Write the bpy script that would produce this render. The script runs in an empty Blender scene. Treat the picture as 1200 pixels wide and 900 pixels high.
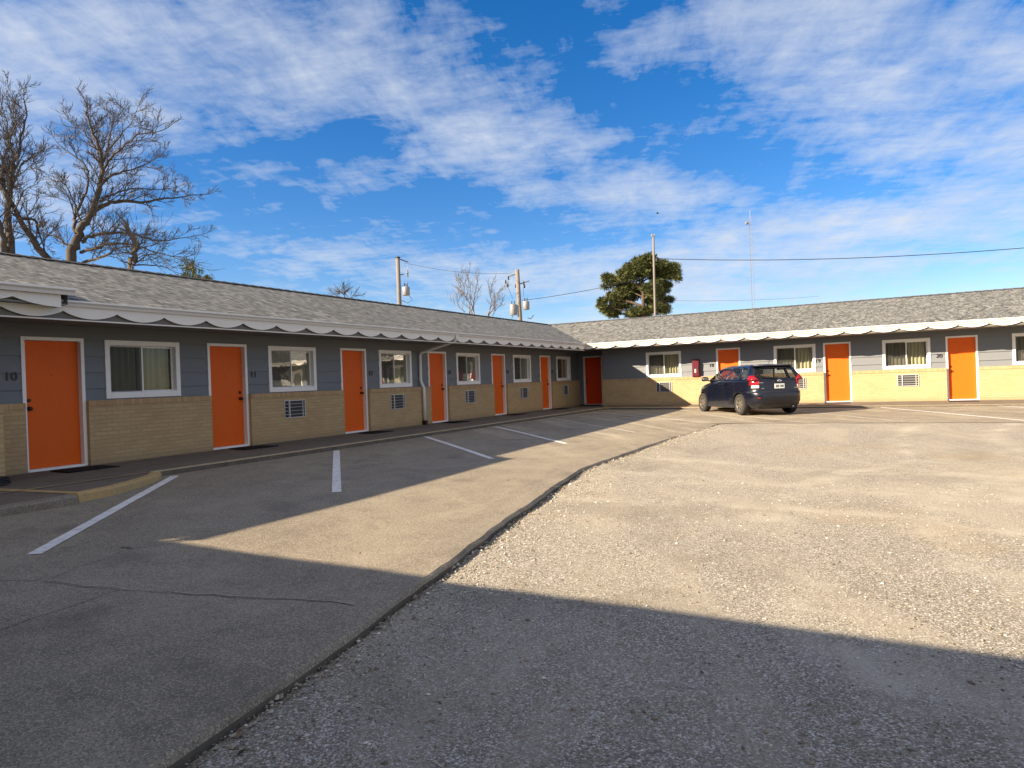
import bpy, bmesh, math, random
import numpy as np
from mathutils import Vector, Matrix, noise as mnoise

S = bpy.context.scene
COL = S.collection
PI = math.pi
random.seed(7)
R = math.radians

# ------------------------------------------------------------------ helpers
class MB:
    """collects verts / faces and links them as ONE mesh object"""
    def __init__(self):
        self.v = []; self.f = []; self.mi = []
    def add(self, vs, fs, mi=0):
        n = len(self.v)
        self.v += [tuple(p) for p in vs]
        self.f += [tuple(i + n for i in q) for q in fs]
        self.mi += [mi] * len(fs)
        return self
    def quad(self, a, b, c, d, mi=0):
        return self.add([a, b, c, d], [(0, 1, 2, 3)], mi)
    def poly(self, pts, mi=0):
        return self.add(pts, [tuple(range(len(pts)))], mi)
    def box(self, x0, x1, y0, y1, z0, z1, mi=0):
        vs = [(x0, y0, z0), (x1, y0, z0), (x1, y1, z0), (x0, y1, z0), (x0, y0, z1), (x1, y0, z1), (x1, y1, z1), (x0, y1, z1)]
        fs = [(0, 3, 2, 1), (4, 5, 6, 7), (0, 1, 5, 4), (1, 2, 6, 5), (2, 3, 7, 6), (3, 0, 4, 7)]
        return self.add(vs, fs, mi)
    def tube(self, pts, rad, n=8, cap=True, mi=0):
        pts = [Vector(p) for p in pts]
        if not hasattr(rad, '__len__'): rad = [rad] * len(pts)
        base = len(self.v); vs = []; fs = []
        prev = None
        for i, p in enumerate(pts):
            t = (pts[min(i + 1, len(pts) - 1)] - pts[max(i - 1, 0)])
            if t.length < 1e-9: t = Vector((0, 0, 1))
            t.normalize()
            if prev is None:
                a = t.orthogonal().normalized()
            else:
                a = (prev - t * prev.dot(t))
                if a.length < 1e-6: a = t.orthogonal()
                a.normalize()
            prev = a; b = t.cross(a)
            for k in range(n):
                an = 2 * PI * k / n
                vs.append(p + (a * math.cos(an) + b * math.sin(an)) * rad[i])
        for i in range(len(pts) - 1):
            for k in range(n):
                k2 = (k + 1) % n
                fs.append((i * n + k, i * n + k2, (i + 1) * n + k2, (i + 1) * n + k))
        if cap:
            fs.append(tuple(range(n - 1, -1, -1)))
            fs.append(tuple((len(pts) - 1) * n + k for k in range(n)))
        return self.add(vs, fs, mi)
    def lathe(self, prof, n=20, origin=(0, 0, 0), axis='z', mi=0):
        vs = []; fs = []
        o = Vector(origin)
        for (r, h) in prof:
            for k in range(n):
                a = 2 * PI * k / n
                if axis == 'z': p = Vector((r * math.cos(a), r * math.sin(a), h))
                elif axis == 'y': p = Vector((r * math.cos(a), h, r * math.sin(a)))
                else: p = Vector((h, r * math.cos(a), r * math.sin(a)))
                vs.append(o + p)
        for i in range(len(prof) - 1):
            for k in range(n):
                k2 = (k + 1) % n
                fs.append((i * n + k, i * n + k2, (i + 1) * n + k2, (i + 1) * n + k))
        return self.add(vs, fs, mi)
    def build(self, name, mats, parent=None, smooth=False, bevel=0, fixn=False):
        me = bpy.data.meshes.new(name)
        me.from_pydata([tuple(p) for p in self.v], [], self.f)
        if not isinstance(mats, (list, tuple)): mats = [mats]
        for m in mats: me.materials.append(m)
        if len(mats) > 1:
            me.polygons.foreach_set('material_index', self.mi)
        if smooth:
            me.polygons.foreach_set('use_smooth', [True] * len(me.polygons))
        if fixn:
            bm = bmesh.new(); bm.from_mesh(me)
            bmesh.ops.remove_doubles(bm, verts=bm.verts, dist=1e-5)
            bmesh.ops.recalc_face_normals(bm, faces=bm.faces)
            bm.to_mesh(me); bm.free()
        me.update()
        o = bpy.data.objects.new(name, me); COL.objects.link(o)
        if parent: o.parent = parent
        if bevel:
            b = o.modifiers.new('bevel', 'BEVEL'); b.width = bevel; b.segments = 2; b.limit_method = 'ANGLE'; b.angle_limit = R(40)
        return o

def empty(name, loc=(0, 0, 0), rz=0):
    o = bpy.data.objects.new(name, None); COL.objects.link(o)
    o.location = loc; o.rotation_euler = (0, 0, rz); o.empty_display_size = .2
    return o
def tag(o, label=None, cat=None, group=None, kind=None):
    if label: o['label'] = label
    if cat: o['category'] = cat
    if group: o['group'] = group
    if kind: o['kind'] = kind
    return o
def copy_tree(o, parent=None):
    c = o.copy(); COL.objects.link(c)
    if parent: c.parent = parent
    for ch in list(o.children): copy_tree(ch, c)
    return c
def rnd(a, b): return random.uniform(a, b)

# ------------------------------------------------------------------ node helpers
class NT:
    def __init__(self, name):
        self.m = bpy.data.materials.new(name); self.m.use_nodes = True
        self.t = self.m.node_tree; self.n = self.t.nodes; self.l = self.t.links
        self.n.clear()
        self.out = self.n.new('ShaderNodeOutputMaterial')
        self.bsdf = self.n.new('ShaderNodeBsdfPrincipled')
        self.l.new(self.bsdf.outputs[0], self.out.inputs[0])
    def node(self, typ, **kw):
        nd = self.n.new(typ)
        for k, v in kw.items(): setattr(nd, k, v)
        return nd
    def link(self, a, b): self.l.new(a, b)
    def setin(self, sock, v):
        if isinstance(v, bpy.types.NodeSocket): self.l.new(v, sock)
        else: sock.default_value = v
    def math(self, op, a, b=0.0, c=None, clamp=False):
        n = self.node('ShaderNodeMath', operation=op, use_clamp=clamp)
        self.setin(n.inputs[0], a); self.setin(n.inputs[1], b)
        if c is not None: self.setin(n.inputs[2], c)
        return n.outputs[0]
    def pos(self):
        return self.node('ShaderNodeNewGeometry').outputs['Position']
    def sep(self, v):
        n = self.node('ShaderNodeSeparateXYZ'); self.setin(n.inputs[0], v); return n.outputs
    def comb(self, x, y, z=0.0):
        n = self.node('ShaderNodeCombineXYZ')
        for i, q in enumerate((x, y, z)): self.setin(n.inputs[i], q)
        return n.outputs[0]
    def noise(self, vec, scale, detail=3, rough=.55, dist=0.0):
        n = self.node('ShaderNodeTexNoise')
        self.setin(n.inputs['Vector'], vec); n.inputs['Scale'].default_value = scale
        n.inputs['Detail'].default_value = detail; n.inputs['Roughness'].default_value = rough
        n.inputs['Distortion'].default_value = dist
        return n.outputs[0]
    def voro(self, vec, scale, feature='F1', out='Distance', rand=1.0):
        n = self.node('ShaderNodeTexVoronoi', feature=feature)
        self.setin(n.inputs['Vector'], vec); n.inputs['Scale'].default_value = scale
        n.inputs['Randomness'].default_value = rand
        return n.outputs[out]
    def ramp(self, fac, stops, interp='LINEAR'):
        n = self.node('ShaderNodeValToRGB'); n.color_ramp.interpolation = interp
        e = n.color_ramp.elements
        while len(e) < len(stops): e.new(.5)
        for i, (p, c) in enumerate(stops):
            e[i].position = p
            if not hasattr(c, '__len__'): c = (c, c, c)
            e[i].color = (*c[:3], 1)
        self.setin(n.inputs[0], fac)
        return n.outputs[0]
    def mix(self, fac, a, b, blend='MIX'):
        n = self.node('ShaderNodeMix', data_type='RGBA', blend_type=blend)
        self.setin(n.inputs[0], fac)
        for s, v in ((n.inputs[6], a), (n.inputs[7], b)):
            if isinstance(v, bpy.types.NodeSocket): self.l.new(v, s)
            else: s.default_value = (*v[:3], 1)
        return n.outputs[2]
    def bump(self, h, strength=.5, dist=.01, normal=None):
        n = self.node('ShaderNodeBump'); n.inputs['Strength'].default_value = strength
        n.inputs['Distance'].default_value = dist
        self.setin(n.inputs['Height'], h)
        if normal is not None: self.l.new(normal, n.inputs['Normal'])
        return n.outputs[0]
    def fin(self, color=None, rough=.6, normal=None, metal=0, spec=.5):
        b = self.bsdf
        if color is not None:
            if isinstance(color, bpy.types.NodeSocket): self.l.new(color, b.inputs['Base Color'])
            else: b.inputs['Base Color'].default_value = (*color[:3], 1)
        self.setin(b.inputs['Roughness'], rough)
        b.inputs['Metallic'].default_value = metal
        b.inputs['Specular IOR Level'].default_value = spec
        if normal is not None: self.l.new(normal, b.inputs['Normal'])
        return self.m

def wall_uv(t):
    """along-the-wall coordinate and height, from position and the true normal"""
    g = t.node('ShaderNodeNewGeometry')
    p = t.sep(g.outputs['Position']); n = t.sep(g.outputs['True Normal'])
    ax = t.math('ABSOLUTE', n[0]); ay = t.math('ABSOLUTE', n[1])
    sel = t.math('GREATER_THAN', ax, ay)
    u = t.math('ADD', t.math('MULTIPLY', p[1], sel), t.math('MULTIPLY', p[0], t.math('SUBTRACT', 1.0, sel)))
    return u, p[2], g.outputs['Position']

def mat_paint(name, col, rough=.5, var=.12, scale=3.0, dirt=None, spec=.4, bump=.0):
    t = NT(name)
    ps = t.pos()
    n = t.noise(ps, scale, 5, .6)
    c = t.mix(t.math('MULTIPLY', n, var * 2), [q * (1 + var * .6) for q in col], [q * (1 - var) for q in col])
    if dirt:
        n2 = t.noise(ps, 9.0, 6, .7)
        c = t.mix(t.ramp(n2, [(.55, 0), (.75, .5)]), c, dirt)
    nm = t.bump(t.noise(ps, 60, 3), bump, .002) if bump else None
    return t.fin(c, t.math('ADD', rough - .06, t.math('MULTIPLY', n, .14)), nm, spec=spec)

# --- siding
def mat_siding():
    t = NT('slate_siding_paint')
    u, z, ps = wall_uv(t)
    n = t.noise(t.comb(t.math('MULTIPLY', u, .6), t.math('MULTIPLY', z, 3.0)), 2.0, 5, .6)
    c = t.mix(n, (.135, .147, .158), (.168, .178, .186))
    # panel butt joints here and there
    n2 = t.noise(ps, 30, 4)
    c = t.mix(t.ramp(n2, [(.62, 0), (.8, .5)]), c, (.17, .175, .175))
    h = t.noise(t.comb(t.math('MULTIPLY', u, 4.0), t.math('MULTIPLY', z, 60.0)), 1.6, 4)
    return t.fin(c, .55, t.bump(h, .25, .003), spec=.35)

def mat_brick(name='tan_brick', soldier=False):
    t = NT(name)
    u, z, ps = wall_uv(t)
    b = t.node('ShaderNodeTexBrick')
    if soldier:
        b.offset = 0.0
        t.setin(b.inputs['Vector'], t.comb(u, t.math('ADD', z, .036)))
        b.inputs['Brick Width'].default_value = .068; b.inputs['Row Height'].default_value = .31
    else:
        t.setin(b.inputs['Vector'], t.comb(u, z))
        b.inputs['Brick Width'].default_value = .205; b.inputs['Row Height'].default_value = .0675
    b.inputs['Scale'].default_value = 1
    b.inputs['Mortar Size'].default_value = .007; b.inputs['Mortar Smooth'].default_value = .25
    b.inputs['Bias'].default_value = -.1
    b.inputs['Color1'].default_value = (.50, .36, .185, 1)
    b.inputs['Color2'].default_value = (.42, .295, .145, 1)
    b.inputs['Mortar'].default_value = (.36, .285, .18, 1)
    if soldier:
        b.inputs['Color1'].default_value = (.50, .335, .165, 1); b.inputs['Color2'].default_value = (.36, .225, .11, 1); b.inputs['Mortar'].default_value = (.34, .26, .17, 1)
    n = t.noise(ps, 1.3, 5, .65); n3 = t.noise(ps, 90, 3, .7)
    c = t.mix(t.math('MULTIPLY', n3, .35), b.outputs['Color'], (.34, .24, .12))
    c = t.mix(t.ramp(n, [(.45, 0), (.75, .30)]), c, (.30, .20, .11))
    zz = t.ramp(t.math('ADD', z, t.math('MULTIPLY', n, .12)), [(.07, .55), (.22, 0)])
    c = t.mix(zz, c, (.24, .18, .11))
    h = t.math('ADD', t.math('MULTIPLY', b.outputs['Fac'], -1.0), t.math('MULTIPLY', n3, .35))
    return t.fin(c, .85, t.bump(h, .7, .006), spec=.25)

def mat_shingle():
    t = NT('grey_shingles')
    g = t.node('ShaderNodeNewGeometry')
    p = t.sep(g.outputs['Position']); n = t.sep(g.outputs['True Normal'])
    sel = t.math('GREATER_THAN', t.math('ABSOLUTE', n[0]), t.math('ABSOLUTE', n[1]))
    u = t.math('ADD', t.math('MULTIPLY', p[1], sel), t.math('MULTIPLY', p[0], t.math('SUBTRACT', 1.0, sel)))
    wob = t.noise(g.outputs['Position'], .9, 2)
    v = t.math('ADD', t.math('MULTIPLY', p[2], 2.95), t.math('MULTIPLY', wob, .04))
    rowf = t.math('DIVIDE', v, .145); row = t.math('FLOOR', rowf); saw = t.math('FRACT', rowf)
    # laminated tabs: every course carries its own run of light and dark tabs of uneven width
    def tabs(w, sh, seed):
        uu = t.math('ADD', t.math('DIVIDE', u, w), t.math('MULTIPLY', row, sh))
        uu = t.math('ADD', uu, t.math('MULTIPLY', t.noise(t.comb(t.math('MULTIPLY', u, 3.0), t.math('MULTIPLY', row, 5.1), seed), 1.0, 1), .9))
        wn = t.node('ShaderNodeTexWhiteNoise', noise_dimensions='3D'); t.setin(wn.inputs['Vector'], t.comb(t.math('FLOOR', uu), row, seed))
        return wn.outputs['Value']
    k = t.math('ADD', t.math('MULTIPLY', tabs(.12, .37, 1.0), .5), t.math('MULTIPLY', tabs(.05, .61, 5.0), .5))
    c = t.ramp(k, [(.10, (.062, .063, .059)), (.38, (.128, .130, .122)), (.60, (.185, .187, .172)), (.92, (.29, .292, .265))])
    gr = t.noise(g.outputs['Position'], 140, 3, .7)
    c = t.mix(t.math('MULTIPLY', gr, .35), c, (.15, .148, .14))
    big = t.noise(g.outputs['Position'], .35, 4)
    c = t.mix(t.ramp(big, [(.4, 0), (.7, .25)]), c, (.15, .147, .135))
    c = t.mix(t.ramp(saw, [(.0, .95), (.12, .85), (.22, .0)]), c, (.045, .045, .043))  # shadow line of each course painted into the colour
    h = t.math('ADD', t.math('MULTIPLY', saw, -1.0), t.math('MULTIPLY', k, 1.2))
    return t.fin(c, .9, t.bump(t.math('ADD', h, t.math('MULTIPLY', gr, .3)), .8, .012), spec=.2)

def mat_gravel(name='lot_gravel'):
    t = NT(name)
    ps = t.pos()
    c1 = t.voro(ps, 120, out='Color'); d1 = t.voro(ps, 120)
    c2 = t.voro(ps, 60, out='Color'); d2 = t.voro(ps, 60)
    s1 = t.sep(c1)[0]; s2 = t.sep(c2)[1]
    base = t.ramp(s1, [(0, (.13, .115, .09)), (.45, (.26, .233, .18)), (.8, (.39, .353, .28)), (1, (.70, .67, .60))])
    stones = t.ramp(s2, [(0, (.13, .118, .10)), (.6, (.31, .28, .22)), (1, (.68, .65, .58))])
    msk = t.math('MULTIPLY', t.math('LESS_THAN', d2, .42), t.math('GREATER_THAN', t.sep(c2)[2], .55))
    c = t.mix(msk, base, stones)
    # worn fine-dust tracks and darker patches
    p = t.sep(ps)
    ang = .45
    rot = t.comb(t.math('ADD', t.math('MULTIPLY', p[0], math.cos(ang)), t.math('MULTIPLY', p[1], math.sin(ang))),
                 t.math('MULTIPLY', t.math('SUBTRACT', t.math('MULTIPLY', p[1], math.cos(ang)), t.math('MULTIPLY', p[0], math.sin(ang))), .35))
    big = t.noise(rot, .8, 8, .66, .8)
    c = t.mix(t.ramp(big, [(.47, 0), (.64, .62)]), c, (.405, .362, .28))
    # pale curved wheel tracks swept by turning cars
    def track(cx, cy, r, w):
        dx = t.math('SUBTRACT', p[0], cx); dy = t.math('SUBTRACT', p[1], cy)
        rr = t.math('SQRT', t.math('ADD', t.math('MULTIPLY', dx, dx), t.math('MULTIPLY', dy, dy)))
        rr = t.math('ADD', rr, t.math('MULTIPLY', t.math('SUBTRACT', t.noise(ps, .6, 3), .5), .9))
        d = t.math('ABSOLUTE', t.math('SUBTRACT', t.math('ABSOLUTE', t.math('SUBTRACT', rr, r)), .75))
        return t.math('SUBTRACT', 1.0, t.math('DIVIDE', d, w), clamp=True)
    brk = t.ramp(t.noise(ps, 1.7, 6, .7), [(.42, 0), (.62, 1)])
    tk = t.math('MAXIMUM', t.math('MAXIMUM', track(17.5, -19.0, 6.2, .34), track(22.0, -12.0, 9.4, .30)), t.math('MAXIMUM', track(9.0, -31.5, 13.6, .36), track(13.0, -2.0, 14.6, .28)))
    c = t.mix(t.math('MULTIPLY', t.math('MULTIPLY', tk, brk), .85), c, (.47, .43, .34))
    dk = t.noise(t.comb(t.math('ADD', p[0], 31.0), p[1]), .55, 8, .68, .5)
    c = t.mix(t.ramp(dk, [(.52, 0), (.68, .5)]), c, (.155, .135, .10))
    rust = t.noise(t.comb(t.math('ADD', p[0], 3.0), t.math('ADD', p[1], 55.0)), .35, 4, .6)
    c = t.mix(t.ramp(rust, [(.58, 0), (.72, .35)]), c, (.36, .26, .14))
    fine = t.noise(ps, 260, 2, .7)
    c = t.mix(t.math('MULTIPLY', fine, .35), c, (.16, .13, .09))
    # far away the ground past the lot is dull grass
    h = t.math('ADD', t.math('MULTIPLY', t.math('MINIMUM', d1, .5), -1.2), t.math('MULTIPLY', t.math('MULTIPLY', msk, t.math('SUBTRACT', .42, d2)), 2.6))
    h = t.math('ADD', h, t.math('MULTIPLY', t.noise(ps, 4, 4), 1.2))
    return t.fin(c, .95, t.bump(h, .6, .005), spec=.15)

def mat_concrete(name, c0, c1, scale=1.0, speck=.38, streak=True, bump=.5):
    t = NT(name)
    ps = t.pos(); p = t.sep(ps)
    n = t.noise(ps, .7 * scale, 7, .65, .6)
    c = t.mix(t.ramp(n, [(.3, 0), (.7, 1)]), c0, c1)
    n2 = t.noise(t.comb(t.math('ADD', p[0], 17.0), p[1]), 2.2 * scale, 6, .7)
    c = t.mix(t.ramp(n2, [(.48, 0), (.72, .62)]), c, [q * .60 for q in c0])
    n4 = t.noise(t.comb(t.math('ADD', p[0], 77.0), p[1]), 1.1 * scale, 8, .72, .8)
    c = t.mix(t.ramp(n4, [(.52, 0), (.70, .5)]), c, [q * 1.22 for q in c1])
    v = t.voro(ps, 130, out='Color'); vs = t.sep(v)[0]
    c = t.mix(t.math('MULTIPLY', t.math('GREATER_THAN', vs, .80), speck), c, [min(1, q * 1.75) for q in c1])
    c = t.mix(t.math('MULTIPLY', t.math('LESS_THAN', vs, .22), speck), c, [q * .4 for q in c0])
    fine = t.noise(ps, 180, 2, .8)
    c = t.mix(t.math('MULTIPLY', fine, .4), c, [q * .5 for q in c0])
    if streak:   # dusty sweeps left by tyres
        ang = -.82
        a = t.math('ADD', t.math('MULTIPLY', p[0], math.cos(ang)), t.math('MULTIPLY', p[1], math.sin(ang)))
        b = t.math('SUBTRACT', t.math('MULTIPLY', p[1], math.cos(ang)), t.math('MULTIPLY', p[0], math.sin(ang)))
        st = t.noise(t.comb(t.math('MULTIPLY', a, .16), t.math('MULTIPLY', b, 1.5)), 1.0, 6, .68, .25)
        c = t.mix(t.math('MULTIPLY', t.ramp(st, [(.50, 0), (.66, .6)]), t.math('MULTIPLY', t.math('ADD', p[1], 16.0), .18, clamp=True)), c, [min(1, q * 1.5) for q in c1])
        oil = t.noise(t.comb(t.math('ADD', p[0], 5.0), t.math('ADD', p[1], 9.0)), .9, 4, .5)
        c = t.mix(t.ramp(oil, [(.60, 0), (.74, .5)]), c, [q * .42 for q in c0])
    h = t.math('ADD', t.math('MULTIPLY', t.voro(ps, 130), .6), t.math('ADD', t.math('MULTIPLY', fine, .5), t.math('MULTIPLY', n2, .8)))
    return t.fin(c, .88, t.bump(h, bump, .006), spec=.2)

def mat_worn_paint(name, col, under, lo=.42, hi=.6):
    t = NT(name)
    ps = t.pos()
    n = t.noise(ps, 9, 7, .75); n2 = t.noise(ps, 70, 4, .7)
    k = t.ramp(t.math('ADD', t.math('MULTIPLY', n, .6), t.math('MULTIPLY', n2, .4)), [(lo, 0), (hi, 1)])
    d = t.noise(ps, 2.5, 4)
    c = t.mix(t.math('MULTIPLY', d, .3), col, [q * .6 for q in col])
    c = t.mix(k, c, under)
    return t.fin(c, .8, t.bump(n2, .4, .004), spec=.25)

def mat_bark(name, c0, c1):
    t = NT(name)
    ps = t.pos()
    n = t.noise(ps, 7, 5, .7)
    return t.fin(t.mix(n, c0, c1), .9, t.bump(t.noise(ps, 25, 4), .6, .02), spec=.15)

def mat_glass(name, tint=.80, boost=1.6, col=(1, 1, 1)):
    t = NT(name)
    t.n.remove(t.bsdf)
    fr = t.node('ShaderNodeFresnel'); fr.inputs[0].default_value = 1.5
    f = t.math('MULTIPLY', fr.outputs[0], boost, clamp=True)
    tr = t.node('ShaderNodeBsdfTransparent'); tr.inputs[0].default_value = (tint * col[0], tint * col[1], tint * col[2], 1)
    gl = t.node('ShaderNodeBsdfGlossy'); gl.inputs['Roughness'].default_value = .015
    w = t.noise(t.pos(), 1.5, 2)
    t.link(t.bump(w, .06, .05), gl.inputs['Normal'])
    mx = t.node('ShaderNodeMixShader')
    t.link(f, mx.inputs[0]); t.link(tr.outputs[0], mx.inputs[1]); t.link(gl.outputs[0], mx.inputs[2])
    t.link(mx.outputs[0], t.out.inputs[0])
    return t.m

def mat_foliage(name, c0, c1, c2):
    t = NT(name)
    ps = t.pos()
    n = t.noise(ps, 1.1, 3); n2 = t.noise(ps, 14, 2)
    c = t.mix(t.ramp(n, [(.35, 0), (.65, 1)]), c0, c1)
    c = t.mix(t.ramp(n2, [(.5, 0), (.75, .8)]), c, c2)
    return t.fin(c, .7, None, spec=.25)

def mat_simple(name, col, rough=.5, metal=0, spec=.5):
    t = NT(name)
    n = t.noise(t.pos(), 12, 4)
    c = t.mix(t.math('MULTIPLY', n, .25), col, [q * .7 for q in col])
    return t.fin(c, rough, None, metal, spec)

def mat_carpaint():
    t = NT('navy_car_paint')
    n = t.noise(t.pos(), 5, 4)
    t.fin(t.mix(n, (.0013, .0028, .0088), (.002, .0042, .013)), t.math('ADD', .22, t.math('MULTIPLY', n, .12)), None, .15, .6)
    t.bsdf.inputs['Coat Weight'].default_value = .35; t.bsdf.inputs['Coat Roughness'].default_value = .06
    return t.m

M = {}
M['siding'] = mat_siding()
M['brick'] = mat_brick(); M['cap'] = mat_brick('tan_brick_cap', True)
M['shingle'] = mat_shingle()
M['gravel'] = mat_gravel()
M['slab'] = mat_concrete('old_parking_concrete', (.225, .192, .142), (.335, .288, .212), speck=.5)
t_ = NT('crack_dirt_edge_shade'); M['crack'] = t_.fin(t_.mix(t_.noise(t_.pos(), 20, 4), (.085, .075, .06), (.16, .14, .11)), .95, spec=.1)  # dirt in the cracks; also paints the shade on the slab edge
t_ = NT('crack_filler'); M['filler'] = mat_worn_paint('crack_filler', (.37, .325, .25), (.245, .21, .158), .49, .56)
M['walk'] = mat_concrete('walk_concrete', (.15, .125, .10), (.20, .17, .135), 1.4, .3, False)
M['kerb'] = mat_concrete('kerb_concrete', (.20, .175, .14), (.30, .26, .20), 3, .4, False)
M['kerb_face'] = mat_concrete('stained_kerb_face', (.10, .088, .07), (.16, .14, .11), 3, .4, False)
M['kerb_paint'] = mat_worn_paint('faded_yellow_kerb_paint', (.43, .335, .185), (.24, .205, .155), .44, .64)
M['yellow'] = mat_worn_paint('yellow_kerb_paint', (.46, .32, .135), (.25, .205, .14), .48, .68)
M['white_line'] = mat_worn_paint('worn_white_line', (.74, .72, .68), (.24, .20, .15), .50, .68)
M['faint_line'] = mat_worn_paint('faded_white_line', (.58, .54, .46), (.24, .20, .15), .40, .60)
M['trim'] = mat_paint('white_trim', (.76, .75, .72), .45, .08, 4, (.62, .58, .52))
M['metal_white'] = mat_paint('white_aluminium', (.66, .65, .62), .45, .12, 2.2, (.60, .57, .50))
M['valance'] = mat_paint('ivory_scallop_metal', (.66, .635, .58), .55, .12, 2, (.60, .55, .46))
M['soffit'] = mat_paint('dark_soffit', (.17, .17, .165), .7, .15)
M['orange'] = mat_paint('orange_door_paint', (.66, .107, .004), .5, .06, 2.5, (.48, .07, .005), .22)
M['red'] = mat_paint('red_door_paint', (.62, .048, .006), .5, .08, 2.5, None, .2)
M['black'] = mat_simple('black_metal', (.012, .012, .013), .45)
M['rubber'] = mat_paint('black_rubber_mat', (.016, .016, .017), .9, .25, 30, None, .2, .6)
M['bronze'] = mat_simple('dark_bronze', (.06, .035, .02), .35, .8)
M['glass'] = mat_glass('window_glass', .86, .45)
M['carglass'] = mat_glass('car_glass', .86, .8, (.96, 1, .98))
M['curtain'] = mat_paint('olive_curtain', (.31, .30, .19), .9, .25, 6)
def mat_screen():
    t = NT('insect_screen'); tr = t.node('ShaderNodeBsdfTransparent'); mx = t.node('ShaderNodeMixShader'); mx.inputs[0].default_value = .5
    t.fin((.05, .052, .052), .8, spec=.2)
    t.link(tr.outputs[0], mx.inputs[1]); t.link(t.bsdf.outputs[0], mx.inputs[2]); t.link(mx.outputs[0], t.out.inputs[0])
    return t.m
M['screen'] = mat_screen()
M['dark'] = mat_simple('dark_interior', (.02, .02, .02), .9)
M['grille'] = mat_paint('grille_paint', (.48, .47, .45), .5, .12, 6)
M['louver'] = mat_paint('grey_louvre', (.10, .10, .10), .5, .15, 8)
M['louver_light'] = mat_paint('light_grey_louvre', (.36, .36, .35), .5, .15, 8)
M['extred'] = mat_paint('dark_red_cabinet', (.085, .010, .016), .3, .15, 6)
M['wood_pole'] = mat_bark('weathered_pole', (.13, .115, .10), (.24, .22, .195))
M['galv'] = mat_simple('galvanised_steel', (.28, .285, .29), .45, .3)
M['dish'] = mat_simple('grey_dish', (.32, .33, .33), .6)
M['louver_mast'] = mat_simple('dull_steel', (.16, .165, .17), .6)
M['bark'] = mat_bark('grey_bark', (.04, .033, .027), (.11, .094, .08))
M['twig_dark'] = mat_bark('grey_twigs', (.07, .06, .052), (.15, .13, .115))
M['twig'] = mat_bark('pale_twigs', (.14, .115, .095), (.26, .22, .185))
M['bark_pine'] = mat_bark('pine_bark', (.055, .04, .03), (.12, .088, .066))
M['needle'] = mat_foliage('pine_needles', (.052, .068, .022), (.105, .118, .038), (.165, .14, .05))
M['needle2'] = mat_foliage('young_pine_needles', (.06, .08, .022), (.10, .12, .035), (.12, .115, .04))
M['car'] = mat_carpaint()
M['tyre'] = mat_paint('tyre_rubber', (.021, .019, .017), .85, .3, 20)
M['rim'] = mat_paint('dusty_wheel_cover', (.075, .066, .052), .5, .2, 14)
M['lens_red'] = mat_paint('red_lamp_lens', (.22, .004, .010), .15, .15, 20, None, .7)
M['lens_white'] = mat_paint('clear_lamp_lens', (.46, .38, .37), .12, .1, 30, None, .7)
M['chrome'] = mat_simple('chrome', (.75, .75, .76), .18, 1)
M['plastic'] = mat_simple('black_plastic', (.018, .018, .02), .5)
M['seat'] = mat_paint('grey_car_fabric', (.07, .07, .075), .9, .2, 20)
M['plate'] = mat_paint('licence_plate', (.62, .64, .62), .4, .06, 30)
M['lamp_shade'] = mat_paint('rose_lamp_shade', (.55, .10, .10), .8, .1, 6)

# ------------------------------------------------------------------ camera (solved from the photograph's door and window corners)
yaw, pitch, roll = -.4967, -.0040, -.03557
CX, CY, CZ = 11.606, -26.531, 1.140
fv = Vector((math.sin(yaw) * math.cos(pitch), math.cos(yaw) * math.cos(pitch), math.sin(pitch)))
rv = Vector((math.cos(yaw), -math.sin(yaw), 0)); uv = rv.cross(fv)
c_, s_ = math.cos(roll), math.sin(roll)
rv, uv = rv * c_ + uv * s_, uv * c_ - rv * s_
cam = bpy.data.cameras.new('camera'); co = bpy.data.objects.new('camera', cam); COL.objects.link(co)
cam.sensor_width = 36; cam.lens = 24.0; cam.clip_end = 6000; cam.clip_start = .05
mw = Matrix((( rv.x, uv.x, -fv.x, CX), (rv.y, uv.y, -fv.y, CY), (rv.z, uv.z, -fv.z, CZ), (0, 0, 0, 1)))
co.matrix_world = mw
S.camera = co
def at(px, py, D):
    """point seen at a photograph position, D metres away along the ground: used to measure the far poles and trees"""
    d = fv * 800 + rv * (px - 600) - uv * (py - 450)
    return Vector((CX, CY, CZ)) + d * (D / math.hypot(d.x, d.y))

# ------------------------------------------------------------------ sun and sky
SUN = Vector((1.0 / .672, 1.0 / .583, -1.0)).normalized()      # the way the light travels
elev = math.asin(-SUN.z); saz = math.atan2(-SUN.x, -SUN.y)      # towards the sun, from +Y to +X
sun = bpy.data.lights.new('sun', 'SUN'); so = bpy.data.objects.new('sun', sun); COL.objects.link(so)
sun.energy = 5.0; sun.angle = R(.53); sun.color = (1.0, .83, .62)
so.rotation_euler = SUN.to_track_quat('-Z', 'Y').to_euler()
so.location = (-20, -40, 30)

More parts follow.
